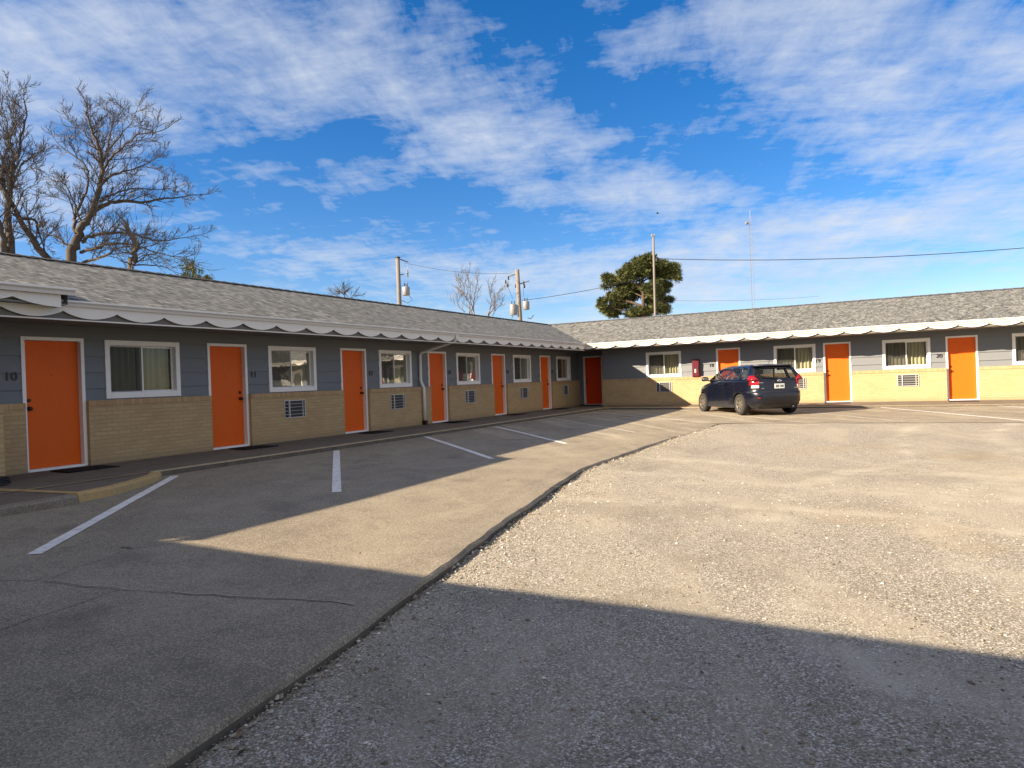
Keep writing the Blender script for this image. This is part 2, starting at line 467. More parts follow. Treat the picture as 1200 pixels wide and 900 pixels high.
W = bpy.data.worlds.new('World'); S.world = W; W.use_nodes = True
def build_world():
    t = NT.__new__(NT); t.t = W.node_tree; t.n = t.t.nodes; t.l = t.t.links; t.n.clear()
    out = t.node('ShaderNodeOutputWorld'); bg = t.node('ShaderNodeBackground')
    t.link(bg.outputs[0], out.inputs[0]); bg.inputs[1].default_value = .053
    sky = t.node('ShaderNodeTexSky', sky_type='NISHITA'); sky.sun_disc = False
    sky.sun_elevation = elev; sky.sun_rotation = saz; sky.air_density = 1.0; sky.dust_density = .35; sky.ozone_density = 2.2; sky.altitude = 250
    hs = t.node('ShaderNodeHueSaturation'); hs.inputs['Saturation'].default_value = 1.42; hs.inputs['Value'].default_value = 1.0
    t.link(sky.outputs[0], hs.inputs['Color'])
    d = t.node('ShaderNodeTexCoord').outputs['Generated']
    p = t.sep(d)
    az = t.math('ARCTAN2', p[0], p[1]); el = t.math('ARCSINE', p[2])
    zc = t.math('ADD', t.math('MAXIMUM', p[2], .0), .10)
    u = t.math('DIVIDE', p[0], zc); v = t.math('DIVIDE', p[1], zc)
    def blob(a0, e0, ra, re, tilt, amp):
        a = t.math('SUBTRACT', az, a0); e = t.math('SUBTRACT', el, e0)
        ct, st = math.cos(tilt), math.sin(tilt)
        x = t.math('DIVIDE', t.math('ADD', t.math('MULTIPLY', a, ct), t.math('MULTIPLY', e, st)), ra)
        y = t.math('DIVIDE', t.math('SUBTRACT', t.math('MULTIPLY', e, ct), t.math('MULTIPLY', a, st)), re)
        r2 = t.math('ADD', t.math('MULTIPLY', x, x), t.math('MULTIPLY', y, y))
        return t.math('MULTIPLY', t.math('POWER', 2.71828, t.math('MULTIPLY', r2, -1.0)), amp)
    def px(x, y, rx, ry, tilt, amp):
        q = at(x, y, 1.0) - Vector((CX, CY, CZ)); q.normalize()
        return blob(math.atan2(q.x, q.y), math.asin(q.z), rx / 800, ry / 800, tilt, amp)
    cov = .05
    for b in CLOUDS:
        cov = t.math('ADD', cov, px(*b))
    back = t.math('ADD', t.math('MULTIPLY', p[0], -math.sin(yaw)), t.math('MULTIPLY', p[1], -math.cos(yaw)))
    cov = t.math('ADD', cov, t.math('MULTIPLY', t.math('MULTIPLY', t.math('ADD', back, .15), 2.0, clamp=True), 1.25))  # unseen cloud cover added behind the camera to neutralise the fill light
    cov = t.math('ADD', cov, t.math('MULTIPLY', t.math('MULTIPLY', t.math('SUBTRACT', p[2], .60), 4.0, clamp=True), .8))  # more unseen cloud added overhead for the same fill
    # wispy streaks in a flat layer overhead, drawn out along the wind
    w = .35
    s = t.math('ADD', t.math('MULTIPLY', u, math.cos(w)), t.math('MULTIPLY', v, math.sin(w)))
    q = t.math('SUBTRACT', t.math('MULTIPLY', v, math.cos(w)), t.math('MULTIPLY', u, math.sin(w)))
    n1 = t.noise(t.comb(t.math('MULTIPLY', s, .6), t.math('MULTIPLY', q, 1.25)), 1.4, 9, .60, .25)
    n2 = t.noise(t.comb(t.math('MULTIPLY', s, 2.0), t.math('MULTIPLY', q, 1.0), 4.0), 3.4, 8, .64, .3)
    n3 = t.noise(t.comb(t.math('MULTIPLY', s, 1.0), t.math('MULTIPLY', q, 2.3), 12.0), 8.5, 5, .6, .5)
    n = t.math('ADD', t.math('ADD', t.math('MULTIPLY', n1, .52), t.math('MULTIPLY', n2, .34)), t.math('MULTIPLY', n3, .14))
    cov = t.math('SUBTRACT', 1.0, t.math('POWER', 2.71828, t.math('MULTIPLY', cov, -1.0)))
    n = t.math('ADD', t.math('MULTIPLY', t.math('SUBTRACT', n, .5), 1.75), .5)
    den = t.math('MULTIPLY', t.math('SUBTRACT', t.math('ADD', n, t.math('MULTIPLY', cov, .46)), .665), 2.45, clamp=True)
    den = t.math('MULTIPLY', t.math('POWER', den, .85), .86)
    den = t.math('MULTIPLY', den, t.math('MULTIPLY', t.math('ADD', p[2], .03), 14.0, clamp=True))
    shade = t.noise(t.comb(s, q, 9.0), 2.6, 6, .6)
    cc = t.mix(shade, (3.4, 3.9, 4.8), (5.2, 5.4, 5.7))
    cc = t.mix(t.math('MULTIPLY', t.math('ADD', back, .10), 1.6, clamp=True), cc, (11.0, 9.3, 7.2))     # added out-of-view clouds tinted warm and bright to warm the fill light
    blue = t.mix(1.0, hs.outputs[0], (.94, .89, 1.06), 'MULTIPLY')
    c = t.mix(den, blue, cc)
    t.link(c, bg.inputs[0])
CLOUDS = [(180, 50, 330, 75, .12, .95), (90, 120, 150, 70, -.1, .55), (520, 120, 260, 55, -.35, .75), (640, 190, 220, 48, -.4, .75),
          (330, 235, 170, 26, .12, .55), (760, 245, 130, 22, .05, .55), (20, 220, 90, 70, .2, .5),
          (1000, 40, 200, 50, -.30, 1.3), (1120, 100, 160, 50, -.15, 1.5), (1040, 155, 110, 30, -.1, .6), (760, 60, 90, 25, .1, .30),
          (900, 110, 60, 22, 0, .25), (1120, 255, 260, 42, .16, 1.1), (900, 300, 280, 45, .1, 1.0), (600, 310, 260, 45, .02, .70),
          (330, 290, 160, 20, -.12, .45), (1150, 310, 200, 40, .05, .5), (500, 350, 300, 30, .0, .45)]
build_world()

# ------------------------------------------------------------------ the ground
def lot(x, y):
    t = min(max((-y - 2) / 18, 0), 1)
    return -.10 - .035 * min(max(x - 1.8, 0), 5) * t
EDGE = [(9.75, -34.0), (9.35, -26.5), (9.09, -24.96), (9.0, -24.48), (8.83, -23.57), (8.57, -22.37), (8.04, -20.06), (7.43, -16.7), (7.45, -13.22), (7.79, -8.05)]
def slab_z(x, y): return lot(x, y) + mnoise.noise(Vector((x * .5, y * .5, 5))) * .008
def edge_x(y):
    for (x0, y0), (x1, y1) in zip(EDGE, EDGE[1:]):
        if y0 <= y <= y1: return x0 + (x1 - x0) * (y - y0) / (y1 - y0)
    return EDGE[0][0] if y < EDGE[0][1] else EDGE[-1][0]
KX = 1.98           # outer edge of the left kerb
def kerb_y(x):      # outer edge of the kerb of the far wing
    return -1.25 - .75 * min(max((x - 2) / 4, 0), 1)
FAR = -8.1

def grav(x, y):
    d = .075 if y < -18 else .075 - .055 * min((y + 18) / 10, 1)
    if y > -9.6: d = .02 - .012 * min((y + 9.6) / 1.5, 1)
    n = mnoise.noise(Vector((x * .35, y * .35, 0))) * .02 + mnoise.noise(Vector((x * 1.3, y * 1.3, 3))) * .009
    return lot(x, y) - d + n * (.5 if y > -9.5 else 1)

def ground():
    xs = sorted(set([-3000, -800, -250, -90, -40, -20, -8] + [round(-4 + .5 * i, 2) for i in range(0, 72)] + [40, 60, 100, 250, 800, 3000]))
    ys = sorted(set([-3000, -800, -250, -90, -60, -45] + [round(-36 + .5 * i, 2) for i in range(0, 74)] + [5, 12, 25, 60, 150, 400, 1000, 3000]))
    vs = []; fs = []
    for y in ys:
        for x in xs:
            inside = -4 < x < 32 and -36 < y < .6
            z = -.42
            if inside: z = -.75
            vs.append((x, y, z))
    nx = len(xs)
    for j in range(len(ys) - 1):
        for i in range(nx - 1):
            fs.append((j * nx + i, j * nx + i + 1, (j + 1) * nx + i + 1, (j + 1) * nx + i))
    m = MB(); m.add(vs, fs)
    o = m.build('ground', M['gravel'], smooth=True); tag(o, kind='structure')
    return o
ground()
def gravel_lot():
    m = MB(); ys = [-35.5 + .16 * i for i in range(int((35.5 + FAR + .4) / .16) + 1)]
    offs = [-.12, .0, .03, .07, .12, .2, .32, .5, .75, 1.05, 1.4, 1.8, 2.2, 2.7, 3.2, 3.8, 4.4, 5.0, 5.7, 6.5, 7.5, 9, 11, 13, 16, 20, 25.5]
    for y in ys:
        e = edge_x(min(y, FAR))
        for o in offs:
            x = e + o; z = grav(x, y)
            if o < .33 and y < FAR - .1:
                z -= .030 * max(0, 1 - max(o, 0) / (.10 + .16 * abs(mnoise.noise(Vector((y * 1.3, 8, 0))))))
            m.v.append((x, y, z))
    k = len(offs)
    for j in range(len(ys) - 1):
        for i in range(k - 1):
            m.f.append((j * k + i, j * k + i + 1, (j + 1) * k + i + 1, (j + 1) * k + i)); m.mi.append(0)
    return tag(m.build('gravel_lot', M['gravel'], smooth=True), kind='structure')
gravel_lot()

def slab():
    m = MB()
    ys = [-34 + .18 * i for i in range(int((34 + FAR) / .18) + 1)]
    ncol = 16
    rows = []
    for y in ys:
        e = edge_x(y) + mnoise.noise(Vector((y * .9, 7, 0))) * .025 + mnoise.noise(Vector((y * 3.1, 3, 0))) * .022 + mnoise.noise(Vector((y * 9, 5, 0))) * .014
        rows.append([(KX - .1 + (e - KX + .1) * i / ncol, y) for i in range(ncol + 1)])
    def emit(rows, skirt):
        n0 = len(m.v); nc = len(rows[0])
        for r in rows:
            for k, (x, y) in enumerate(r):
                z = lot(x, y) + mnoise.noise(Vector((x * .5, y * .5, 5))) * .008
                if k == nc - 1 and skirt: z -= .018
                m.v.append((x, y, z))
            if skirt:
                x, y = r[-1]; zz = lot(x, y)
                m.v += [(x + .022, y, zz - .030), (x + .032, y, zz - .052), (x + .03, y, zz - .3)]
        w = nc + (3 if skirt else 0)
        for j in range(len(rows) - 1):
            for i in range(w - 1):
                m.f.append((n0 + j * w + i, n0 + j * w + i + 1, n0 + (j + 1) * w + i + 1, n0 + (j + 1) * w + i)); m.mi.append(1 if skirt and i >= w - 2 else 0)  # dark lower face paints contact shade where slab meets gravel
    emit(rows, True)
    # the strip in front of the far wing
    xs = [KX - .1 + .4 * i for i in range(0, 62)]
    rows = []
    for j in range(0, 16):
        row = []
        for x in xs:
            y0 = FAR + (mnoise.noise(Vector((x * 1.2, 2, 0))) * .07 + mnoise.noise(Vector((x * 4, 2, 0))) * .04 if x > EDGE[-1][0] + .2 else 0)
            y0 = ys[-1] if x < EDGE[-1][0] + .2 else y0
            y1 = kerb_y(x) + .06
            row.append((x, y0 + (y1 - y0) * j / 15))
        rows.append(row)
    emit(rows, False)
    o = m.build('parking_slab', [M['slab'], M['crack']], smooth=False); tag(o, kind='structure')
    return o
SLAB = slab()

def strip_on(fn, a, b, w, n=14, wob=.01, taper=0, lift=.009):
    """a painted stripe laid over the slab"""
    m = MB(); a = Vector((a[0], a[1])); b = Vector((b[0], b[1])); d = (b - a); L = d.length; d.normalize(); nn = Vector((-d.y, d.x))
    n = max(n, int(L / .12))
    for i in range(n + 1):
        t = i / n; p = a + d * L * t
        ww = w * (1 - taper * (1 - t)) + mnoise.noise(Vector((p.x * 7, p.y * 7, 1))) * wob
        for s in (-1, 1):
            q = p + nn * (s * ww / 2)
            m.v.append((q.x, q.y, fn(q.x, q.y) + lift))
    for i in range(n):
        m.f.append((2 * i, 2 * i + 2, 2 * i + 3, 2 * i + 1)); m.mi.append(0)
    return m
LINES = [((2.16, -19.90), (5.10, -23.33), .118, 'white_line'), ((2.1, -16.36), (5.33, -19.84), .12, 'white_line'), ((2.05, -13.3), (5.59, -16.25), .11, 'white_line'),
         ((2.12, -10.1), (5.82, -13.61), .10, 'white_line'), ((2.06, -6.5), (6.44, -10.94), .10, 'faint_line'), ((2.3, -3.2), (6.9, -7.6), .10, 'faint_line'),
         ((5.2, -2.2), (8.3, -7.3), .09, 'faint_line'), ((8.55, -2.2), (12.04, -8.02), .10, 'faint_line'), ((11.55, -2.1), (14.5, -7.75), .10, 'white_line'),
         ((14.6, -2.1), (18.1, -7.9), .10, 'white_line')]
for a, b, w, k in LINES:
    strip_on(slab_z, a, b, w, lift=.006).build('painted_line', M[k], SLAB)
# raised, weathered crack ridges across the slab
def crack(pts, w):
    m = MB(); P = [Vector((x, y)) for x, y in pts]; out = []
    for a, b in zip(P, P[1:]):
        n = max(2, int((b - a).length / .06))
        for i in range(n):
            q = a + (b - a) * (i / n)
            q = q + Vector((mnoise.noise(Vector((q.x * 4, q.y * 4, 0))), mnoise.noise(Vector((q.x * 4, q.y * 4, 9))))) * .035
            out.append(q)
    for i, q in enumerate(out):
        d = (out[min(i + 1, len(out) - 1)] - out[max(i - 1, 0)]).normalized(); nn = Vector((-d.y, d.x))
        ww = w * (.6 + .8 * abs(mnoise.noise(Vector((i * .21, 4, 0)))))
        for s in (-1, 1):
            r = q + nn * s * ww
            m.v.append((r.x, r.y, slab_z(r.x, r.y) + .0035))
    for i in range(len(out) - 1):
        m.f.append((2 * i, 2 * i + 2, 2 * i + 3, 2 * i + 1)); m.mi.append(0)
    return m
crack([(5.95, -23.7), (6.7, -23.53), (8.42, -23.13), (8.6, -23.12)], .011).build('crack', M['filler'], SLAB)
crack([(5.98, -23.73), (6.9, -23.52), (8.4, -23.16)], .004).build('crack', M['crack'], SLAB)
crack([(3.0, -27), (3.9, -25.2), (4.6, -24.4), (5.2, -22.9)], .004).build('crack', M['crack'], SLAB)
crack([(6.6, -26.5), (6.9, -25.2), (6.7, -23.5)], .004).build('crack', M['crack'], SLAB)
crack([(5.95, -23.7), (5.66, -22.9), (5.9, -22.2)], .009).build('crack', M['filler'], SLAB)
crack([(4.2, -24.6), (5.95, -23.7)], .008).build('crack', M['filler'], SLAB)
crack([(2.3, -18.6), (4.0, -18.2), (6.2, -18.8), (8.0, -18.4)], .007).build('crack', M['filler'], SLAB)
crack([(2.1, -12.2), (4.4, -12.0), (7.35, -12.4)], .008).build('crack', M['filler'], SLAB)
crack([(2.1, -7.6), (4.4, -7.9), (7.7, -7.7)], .010).build('crack', M['crack'], SLAB)
crack([(5.55, -22.85), (5.62, -22.82), (5.70, -22.86)], .03).build('tar_spot', M['crack'], SLAB)

# walkway and kerbs
def walk_z(d): return 0.0 - .03 * min(max(d / 1.85, 0), 1)
def walkway():
    m = MB()
    ys = [-30 + .5 * i for i in range(0, 60)] + [-.2, 1.05]
    for y in ys:
        for x in (-.05, .6, 1.2, KX - .135): m.v.append((x, y, walk_z(x)))
    for j in range(len(ys) - 1):
        for i in range(3): m.f.append((j * 4 + i, j * 4 + i + 1, (j + 1) * 4 + i + 1, (j + 1) * 4 + i)); m.mi.append(0)
    n0 = len(m.v)
    xs = [KX - .135 + .5 * i for i in range(0, 49)]
    for x in xs:
        k = kerb_y(x) + .10
        for t in (0, .5, 1):
            y = .02 + (k - .02) * t
            m.v.append((x, y, walk_z(0) - .055 * t * min(1, (x - KX + .135) / 2) - .03 * t * max(0, 1 - (x - KX + .135) / 2)))
    for j in range(len(xs) - 1):
        for i in range(2): m.f.append((n0 + j * 3 + i, n0 + j * 3 + i + 1, n0 + (j + 1) * 3 + i + 1, n0 + (j + 1) * 3 + i)); m.mi.append(0)
    return tag(m.build('walkway', M['walk'], fixn=True), kind='structure')
walkway()
# joints scored across the walk are thin dark grooves of the walk itself
def sweep(path, prof, name, mat, parent=None, face=None):
    """profile of (offset to the left of travel, z) swept along a ground path"""
    m = MB(); P = [Vector((x, y)) for x, y in path]; n = len(prof)
    for i, p in enumerate(P):
        a = (P[i] - P[i - 1]).normalized() if i else None
        b = (P[i + 1] - P[i]).normalized() if i < len(P) - 1 else None
        d = ((a or b) + (b or a)).normalized(); nn = Vector((-d.y, d.x))
        k = 1 / max(.5, nn.dot(Vector((-(b or a).y, (b or a).x))))
        for k2, (o, z) in enumerate(prof):
            j = mnoise.noise(Vector((p.x * 2, p.y * 2, k2))) * .008
            q = p + nn * (o * k + j); m.v.append((q.x, q.y, z + j * .4))
    for i in range(len(P) - 1):
        for k in range(n - 1):
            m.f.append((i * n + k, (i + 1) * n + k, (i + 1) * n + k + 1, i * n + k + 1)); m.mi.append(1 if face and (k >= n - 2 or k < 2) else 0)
    m.f.append(tuple(range(n))); m.mi.append(0)
    m.f.append(tuple((len(P) - 1) * n + k for k in range(n - 1, -1, -1))); m.mi.append(0)
    return m.build(name, [mat, face] if face else mat, parent, fixn=True)
def dense(path, step=.4):
    out = []
    for (x0, y0), (x1, y1) in zip(path, path[1:]):
        n = max(1, int(math.hypot(x1 - x0, y1 - y0) / step))
        out += [(x0 + (x1 - x0) * i / n, y0 + (y1 - y0) * i / n) for i in range(n)]
    return out + [path[-1]]
# kerb runs: the long one by the left wing, turning along the far wing
prof = [(.145, -.25), (.145, -.034), (.085, -.028), (.075, -.018), (.02, -.020), (0, -.034), (-.005, -.25)]
kp = dense([(KX, -20.15), (KX, -2.2), (KX + .05, -1.55), (KX + .3, kerb_y(KX) + .02), (3.0, kerb_y(3.0)), (6, kerb_y(6))])
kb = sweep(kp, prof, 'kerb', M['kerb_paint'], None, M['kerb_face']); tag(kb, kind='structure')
prof2 = [(.12, -.25), (.12, -.052), (.10, -.046), (.02, -.048), (0, -.056), (-.005, -.25)]
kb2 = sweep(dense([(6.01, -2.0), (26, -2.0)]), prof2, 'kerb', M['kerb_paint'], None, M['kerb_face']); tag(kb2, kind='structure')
# wider landing with the yellow return, near door 10
def landing():
    m = MB()
    P = [(KX - .13, -20.2), (2.14, -20.2), (2.50, -20.72), (2.78, -21.25), (2.93, -21.72), (2.93, -30), (KX - .13, -30)]
    top = [(x, y, -.035 - .012 * (x - KX)) for x, y in P]
    m.poly(list(reversed(top)))
    for (a, b) in zip(top, top[1:]):
        m.quad(a, b, (b[0], b[1], -.3), (a[0], a[1], -.3))
    return tag(m.build('landing', M['walk'], fixn=True), kind='structure')
landing()
yk = sweep(dense([(2.02, -20.10), (2.25, -20.28), (2.58, -20.78), (2.84, -21.28), (2.95, -21.80)], .12), [(-.12, -.28), (-.11, -.036), (-.09, -.028), (.03, -.030), (.06, -.05), (.075, -.22)][::-1], 'painted_kerb', M['yellow'])
tag(yk, kind='structure')
strip_on(lambda x, y: -.035 - .012 * (x - KX), (2.86, -21.72), (1.45, -21.96), .13, lift=.006).build('painted_band', M['yellow'], yk)
strip_on(lambda x, y: -.032, (KX - .06, -20.2), (KX - .06, -23.5), .07, lift=.006, wob=.02).build('faded_band', M['kerb_paint'], yk)
gk = sweep(dense([(3.12, -30), (3.12, -21.86)]), [(.20, -.25), (.20, -.045), (.17, -.032), (.03, -.034), (0, -.06), (-.01, -.28)], 'kerb', M['kerb']); tag(gk, kind='structure')

# ------------------------------------------------------------------ the motel
MOTEL = tag(empty('motel_building', (0, 0, 0)), 'single-storey L-shaped motel with grey siding, tan brick base, white scalloped eaves and orange doors', 'motel')
L_DOOR = [-20.909, -17.617, -13.886, -10.238, -6.566, -2.849]; LW_ = .942
L_WIN = [-19.624, -16.112, -12.437, -8.734, -5.032, -1.326]; WW = 1.403
R_DOOR = [6.093, 9.802, 13.472]; RW_ = .877
R_WIN = [3.351, 8.152, 11.641, 15.25]
RED = (.24, .99)
DH = 2.10; WZ0, WZ1 = 1.088, 2.089
OV = 1.25                      # eave line, gutter outside it
RX, RY, RZ = -2.2, 2.9, 3.76   # ridges
EZ = 2.53
SY = -27.35                    # eave of the near wing behind the photographer
BR = .10                       # the brick stands this proud of the siding

def cells(m, a0, a1, z0, z1, holes, fn, rows=None):
    """wall faces between openings; fn(a, z) -> point"""
    zs = {z0, z1}; As = {a0, a1}
    for h in holes:
        zs |= {min(max(h[2], z0), z1), min(max(h[3], z0), z1)}; As |= {min(max(h[0], a0), a1), min(max(h[1], a0), a1)}
    if rows: zs |= {z for z in rows if z0 < z < z1}
    zs = sorted(zs); As = sorted(As)
    for zi in range(len(zs) - 1):
        for ai in range(len(As) - 1):
            am = (As[ai] + As[ai + 1]) / 2; zm = (zs[zi] + zs[zi + 1]) / 2
            if any(h[0] < am < h[1] and h[2] < zm < h[3] for h in holes): continue
            if rows and any(abs(zs[zi] - r) < 1e-6 for r in rows):    # the underside of the board where it laps the one below
                zb = zs[zi]; m.quad(fn(As[ai], zb, zb - .001), fn(As[ai + 1], zb, zb - .001), fn(As[ai + 1], zb, zm), fn(As[ai], zb, zm))
            m.quad(fn(As[ai], zs[zi], zm), fn(As[ai + 1], zs[zi], zm), fn(As[ai + 1], zs[zi + 1], zm), fn(As[ai], zs[zi + 1], zm))
ROWS = [1.0 + .268 * i for i in range(0, 6)]
def lap(z, zm):
    i = math.floor((zm - 1.0) / .268); f = (z - (1.0 + i * .268)) / .268
    return .026 * (1 - f)
def siding(side):
    m = MB()
    if side == 'L':
        holes = [(y, y + LW_, 0, DH) for y in L_DOOR] + [(y, y + WW, WZ0, WZ1) for y in L_WIN]
        cells(m, -28.6, 1.0, .9, 2.34, holes, lambda a, z, zm: (lap(z, zm), a, z), ROWS)
    elif side == 'R':
        holes = [(x, x + RW_, 0, DH) for x in R_DOOR] + [(x, x + WW, WZ0, WZ1) for x in R_WIN]
        cells(m, 1.5, 25, .9, 2.34, holes, lambda a, z, zm: (a, -lap(z, zm), z), ROWS)
        m.quad((1.5, 0, -.1), (1.5, 1.02, -.1), (1.5, 1.02, 2.34), (1.5, 0, 2.34))
    elif side == 'N':   # back of the recess with the red door
        cells(m, 0.0, 1.5, 0, 2.34, [(RED[0], RED[0] + RW_, 0, DH)], lambda a, z, zm: (a, RED[1] + .01 - lap(z, zm), z), ROWS)
    # little butt edge under every board
    for r in ROWS[:5]:
        pass
    return m.build('siding_wall', M['siding'], MOTEL)
for s in 'LRN': siding(s)
# back and end walls
m = MB()
m.quad((-5.2, -33.6, -.4), (-5.2, 6.5, -.4), (-5.2, 6.5, 2.6), (-5.2, -33.6, 2.6)); m.quad((-5.2, 6.5, -.4), (25, 6.5, -.4), (25, 6.5, 2.6), (-5.2, 6.5, 2.6))
m.quad((25, 0, -.4), (25, 6.5, -.4), (25, 6.5, 2.6), (25, 0, 2.6)); m.poly([(25, 0, 2.3), (25, 6.5, 2.3), (25, 2.9, 3.7)])
m.quad((-5.2, -33.6, -.4), (17, -33.6, -.4), (17, -33.6, 2.6), (-5.2, -33.6, 2.6)); m.quad((17, -33.6, -.4), (17, -28.6, -.4), (17, -28.6, 2.6), (17, -33.6, 2.6))
m.quad((0, -28.6, .95), (17, -28.6, .95), (17, -28.6, 2.34), (0, -28.6, 2.34)); m.poly([(17, -33.6, 2.5), (17, -28.6, 2.5), (17, -30.8, 3.7)])
m.build('outer_wall', M['siding'], MOTEL)

def brick_wall(side):
    m = MB(); c = MB()
    def seg(a0, a1):
        if side == 'L':
            m.box(-.04, BR, a0, a1, -.12, .972); c.box(-.04, BR + .014, a0, a1, .974, 1.07)
        elif side == 'R':
            m.box(a0, a1, -BR, .04, -.12, .972); c.box(a0, a1, -BR - .014, .04, .974, 1.07)
        elif side == 'N':
            m.box(a0, a1, RED[1] - BR, RED[1] + .03, -.12, .972); c.box(a0, a1, RED[1] - BR - .014, RED[1] + .03, .974, 1.07)
        else:
            m.box(a0, a1, -28.64, -28.5, -.3, .972); c.box(a0, a1, -28.64, -28.486, .974, 1.07)
    if side == 'L':
        ed = [-28.6] + [q for y in L_DOOR for q in (y, y + LW_)] + [.985 - BR]
    elif side == 'R':
        ed = [1.5] + [q for x in R_DOOR for q in (x, x + RW_)] + [25]
    elif side == 'N':
        ed = [RED[0] + RW_, 1.495]
    else:
        ed = [.12, 17]
    for i in range(0, len(ed), 2): seg(ed[i], ed[i + 1])
    o = m.build('brick_base', M['brick'], MOTEL)
    c.build('brick_cap', M['cap'], o, bevel=.006)
for s in 'LRNS': brick_wall(s)

# the slab of the roof, one mesh: front and back slopes of the three wings
def roof():
    m = MB()
    ex = OV + .06; ey = -OV - .06
    sL = (RZ - EZ) / (OV - RX)
    e = EZ - .06 * sL
    J = (RX, RY, RZ); Js = (RX, -30.8, RZ)
    V = (ex, ey, e); Vs = (ex, SY + .06, e)
    m.poly([Vs, V, J, Js])                                              # left wing, court side
    m.poly([V, (25.6, ey, e), (25.6, RY, RZ), J])                        # far wing, court side
    m.poly([J, (25.6, RY, RZ), (25.6, 7.1, 2.5), (-5.65, 7.1, 2.5)])     # far wing, back
    m.poly([Js, J, (-5.65, 7.1, 2.5), (-5.65, -34.25, 2.5)])             # left wing, back
    m.poly([Vs, Js, (17.4, -30.8, RZ), (17.4, SY + .06, e)])             # near wing, court side
    m.poly([Js, (-5.65, -34.25, 2.5), (17.4, -34.25, 2.5), (17.4, -30.8, RZ)])
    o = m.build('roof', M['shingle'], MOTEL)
    # thickness
    md = o.modifiers.new('thick', 'SOLIDIFY'); md.thickness = .05; md.offset = -1
    # make sure the slopes face up
    bm = bmesh.new(); bm.from_mesh(o.data); bmesh.ops.remove_doubles(bm, verts=bm.verts, dist=1e-4)
    for f in bm.faces:
        f.normal_update()
        if f.normal.z < 0: f.normal_flip()
    bm.to_mesh(o.data); bm.free()
    rc = MB()
    for (a, b) in (((RX, -30.8), (RX, RY)), ((RX, RY), (25.6, RY)), ((RX, -30.8), (17.4, -30.8))):
        d = Vector((b[0] - a[0], b[1] - a[1], 0)); n = int(d.length / .28); d.normalize(); nn = Vector((-d.y, d.x, 0))
        for i in range(n):
            p = Vector((a[0], a[1], RZ)) + d * (i * .28); q = p + d * .30
            for s in (-1, 1):
                rc.add([p + Vector((0, 0, .028)), q + Vector((0, 0, .016)), q + nn * s * .15 + Vector((0, 0, -.035)), p + nn * s * .15 + Vector((0, 0, -.022))], [(0, 1, 2, 3)])
    t = NT('ridge_cap'); gm = t.fin(t.mix(t.noise(t.pos(), 6, 4), (.05, .05, .05), (.13, .125, .12)), .9, spec=.2)
    rc.build('ridge_cap', gm, o)
    return o
ROOF = roof()

# soffit, gutter, scalloped valance
m = MB()
m.box(-.05, OV - .03, SY, -OV + .03, 2.30, 2.325); m.box(-.05, 25.5, -OV + .03, 1.05, 2.30, 2.325); m.box(-.05, 17.3, -28.7, SY - .0, 2.30, 2.325)
m.build('soffit', M['soffit'], MOTEL)
m = MB()   # dark trim strip that closes the soffit behind the scallops
m.box(OV - .045, OV - .02, SY + .1, -OV - .02, 2.272, 2.475); m.box(OV - .02, 25.4, -OV + .02, -OV + .045, 2.295, 2.475); m.box(OV, 17.3, SY - .1, SY - .06, 2.272, 2.475)
M['eave_shade'] = mat_paint('eave_board', (.13, .122, .11), .6, .15, 5)  # board darkened to imitate shade in the gaps between scallops
m.build('eave_board', M['eave_shade'], MOTEL)
m = MB(); m.box(OV - .05, OV + .004, SY + .1, -OV - .02, 2.252, 2.271); m.build('drip_strip', M['valance'], MOTEL)

def gutter_prof(m, path, z0, z1, w, out):
    """K-style gutter: path along the eave, out = outward normal"""
    pr = [(0, z0 + .012), (w * .55, z0), (w * .72, z0 + (z1 - z0) * .45), (w, z0 + (z1 - z0) * .72), (w, z1), (w - .016, z1), (w - .016, z1 - .008), (.01, z1 - .012), (0, z1)]
    a, b = [Vector(p) for p in path]; o = Vector(out); n = len(pr)
    vs = [a + o * q + Vector((0, 0, z)) for q, z in pr] + [b + o * q + Vector((0, 0, z)) for q, z in pr]
    fs = [(i, i + 1, n + i + 1, n + i) for i in range(n - 1)] + [tuple(range(n)), tuple(range(2 * n - 1, n - 1, -1))]
    m.add(vs, fs)
GT0, GT1 = 2.452, 2.532
gL = MB(); gutter_prof(gL, ((OV, SY, 0), (OV, -OV - .12, 0)), GT0, GT1, .125, (1, 0, 0)); gL.build('gutter', M['metal_white'], MOTEL, fixn=True)
gR = MB(); gutter_prof(gR, ((OV + .0, -OV, 0), (25.5, -OV, 0)), 2.415, 2.522, .125, (0, -1, 0)); gR.build('gutter', M['metal_white'], MOTEL, fixn=True)
gS = MB(); gutter_prof(gS, ((OV + .2, SY, 0), (17.4, SY, 0)), GT0, GT1, .125, (0, 1, 0)); gS.build('gutter', M['metal_white'], MOTEL, fixn=True)

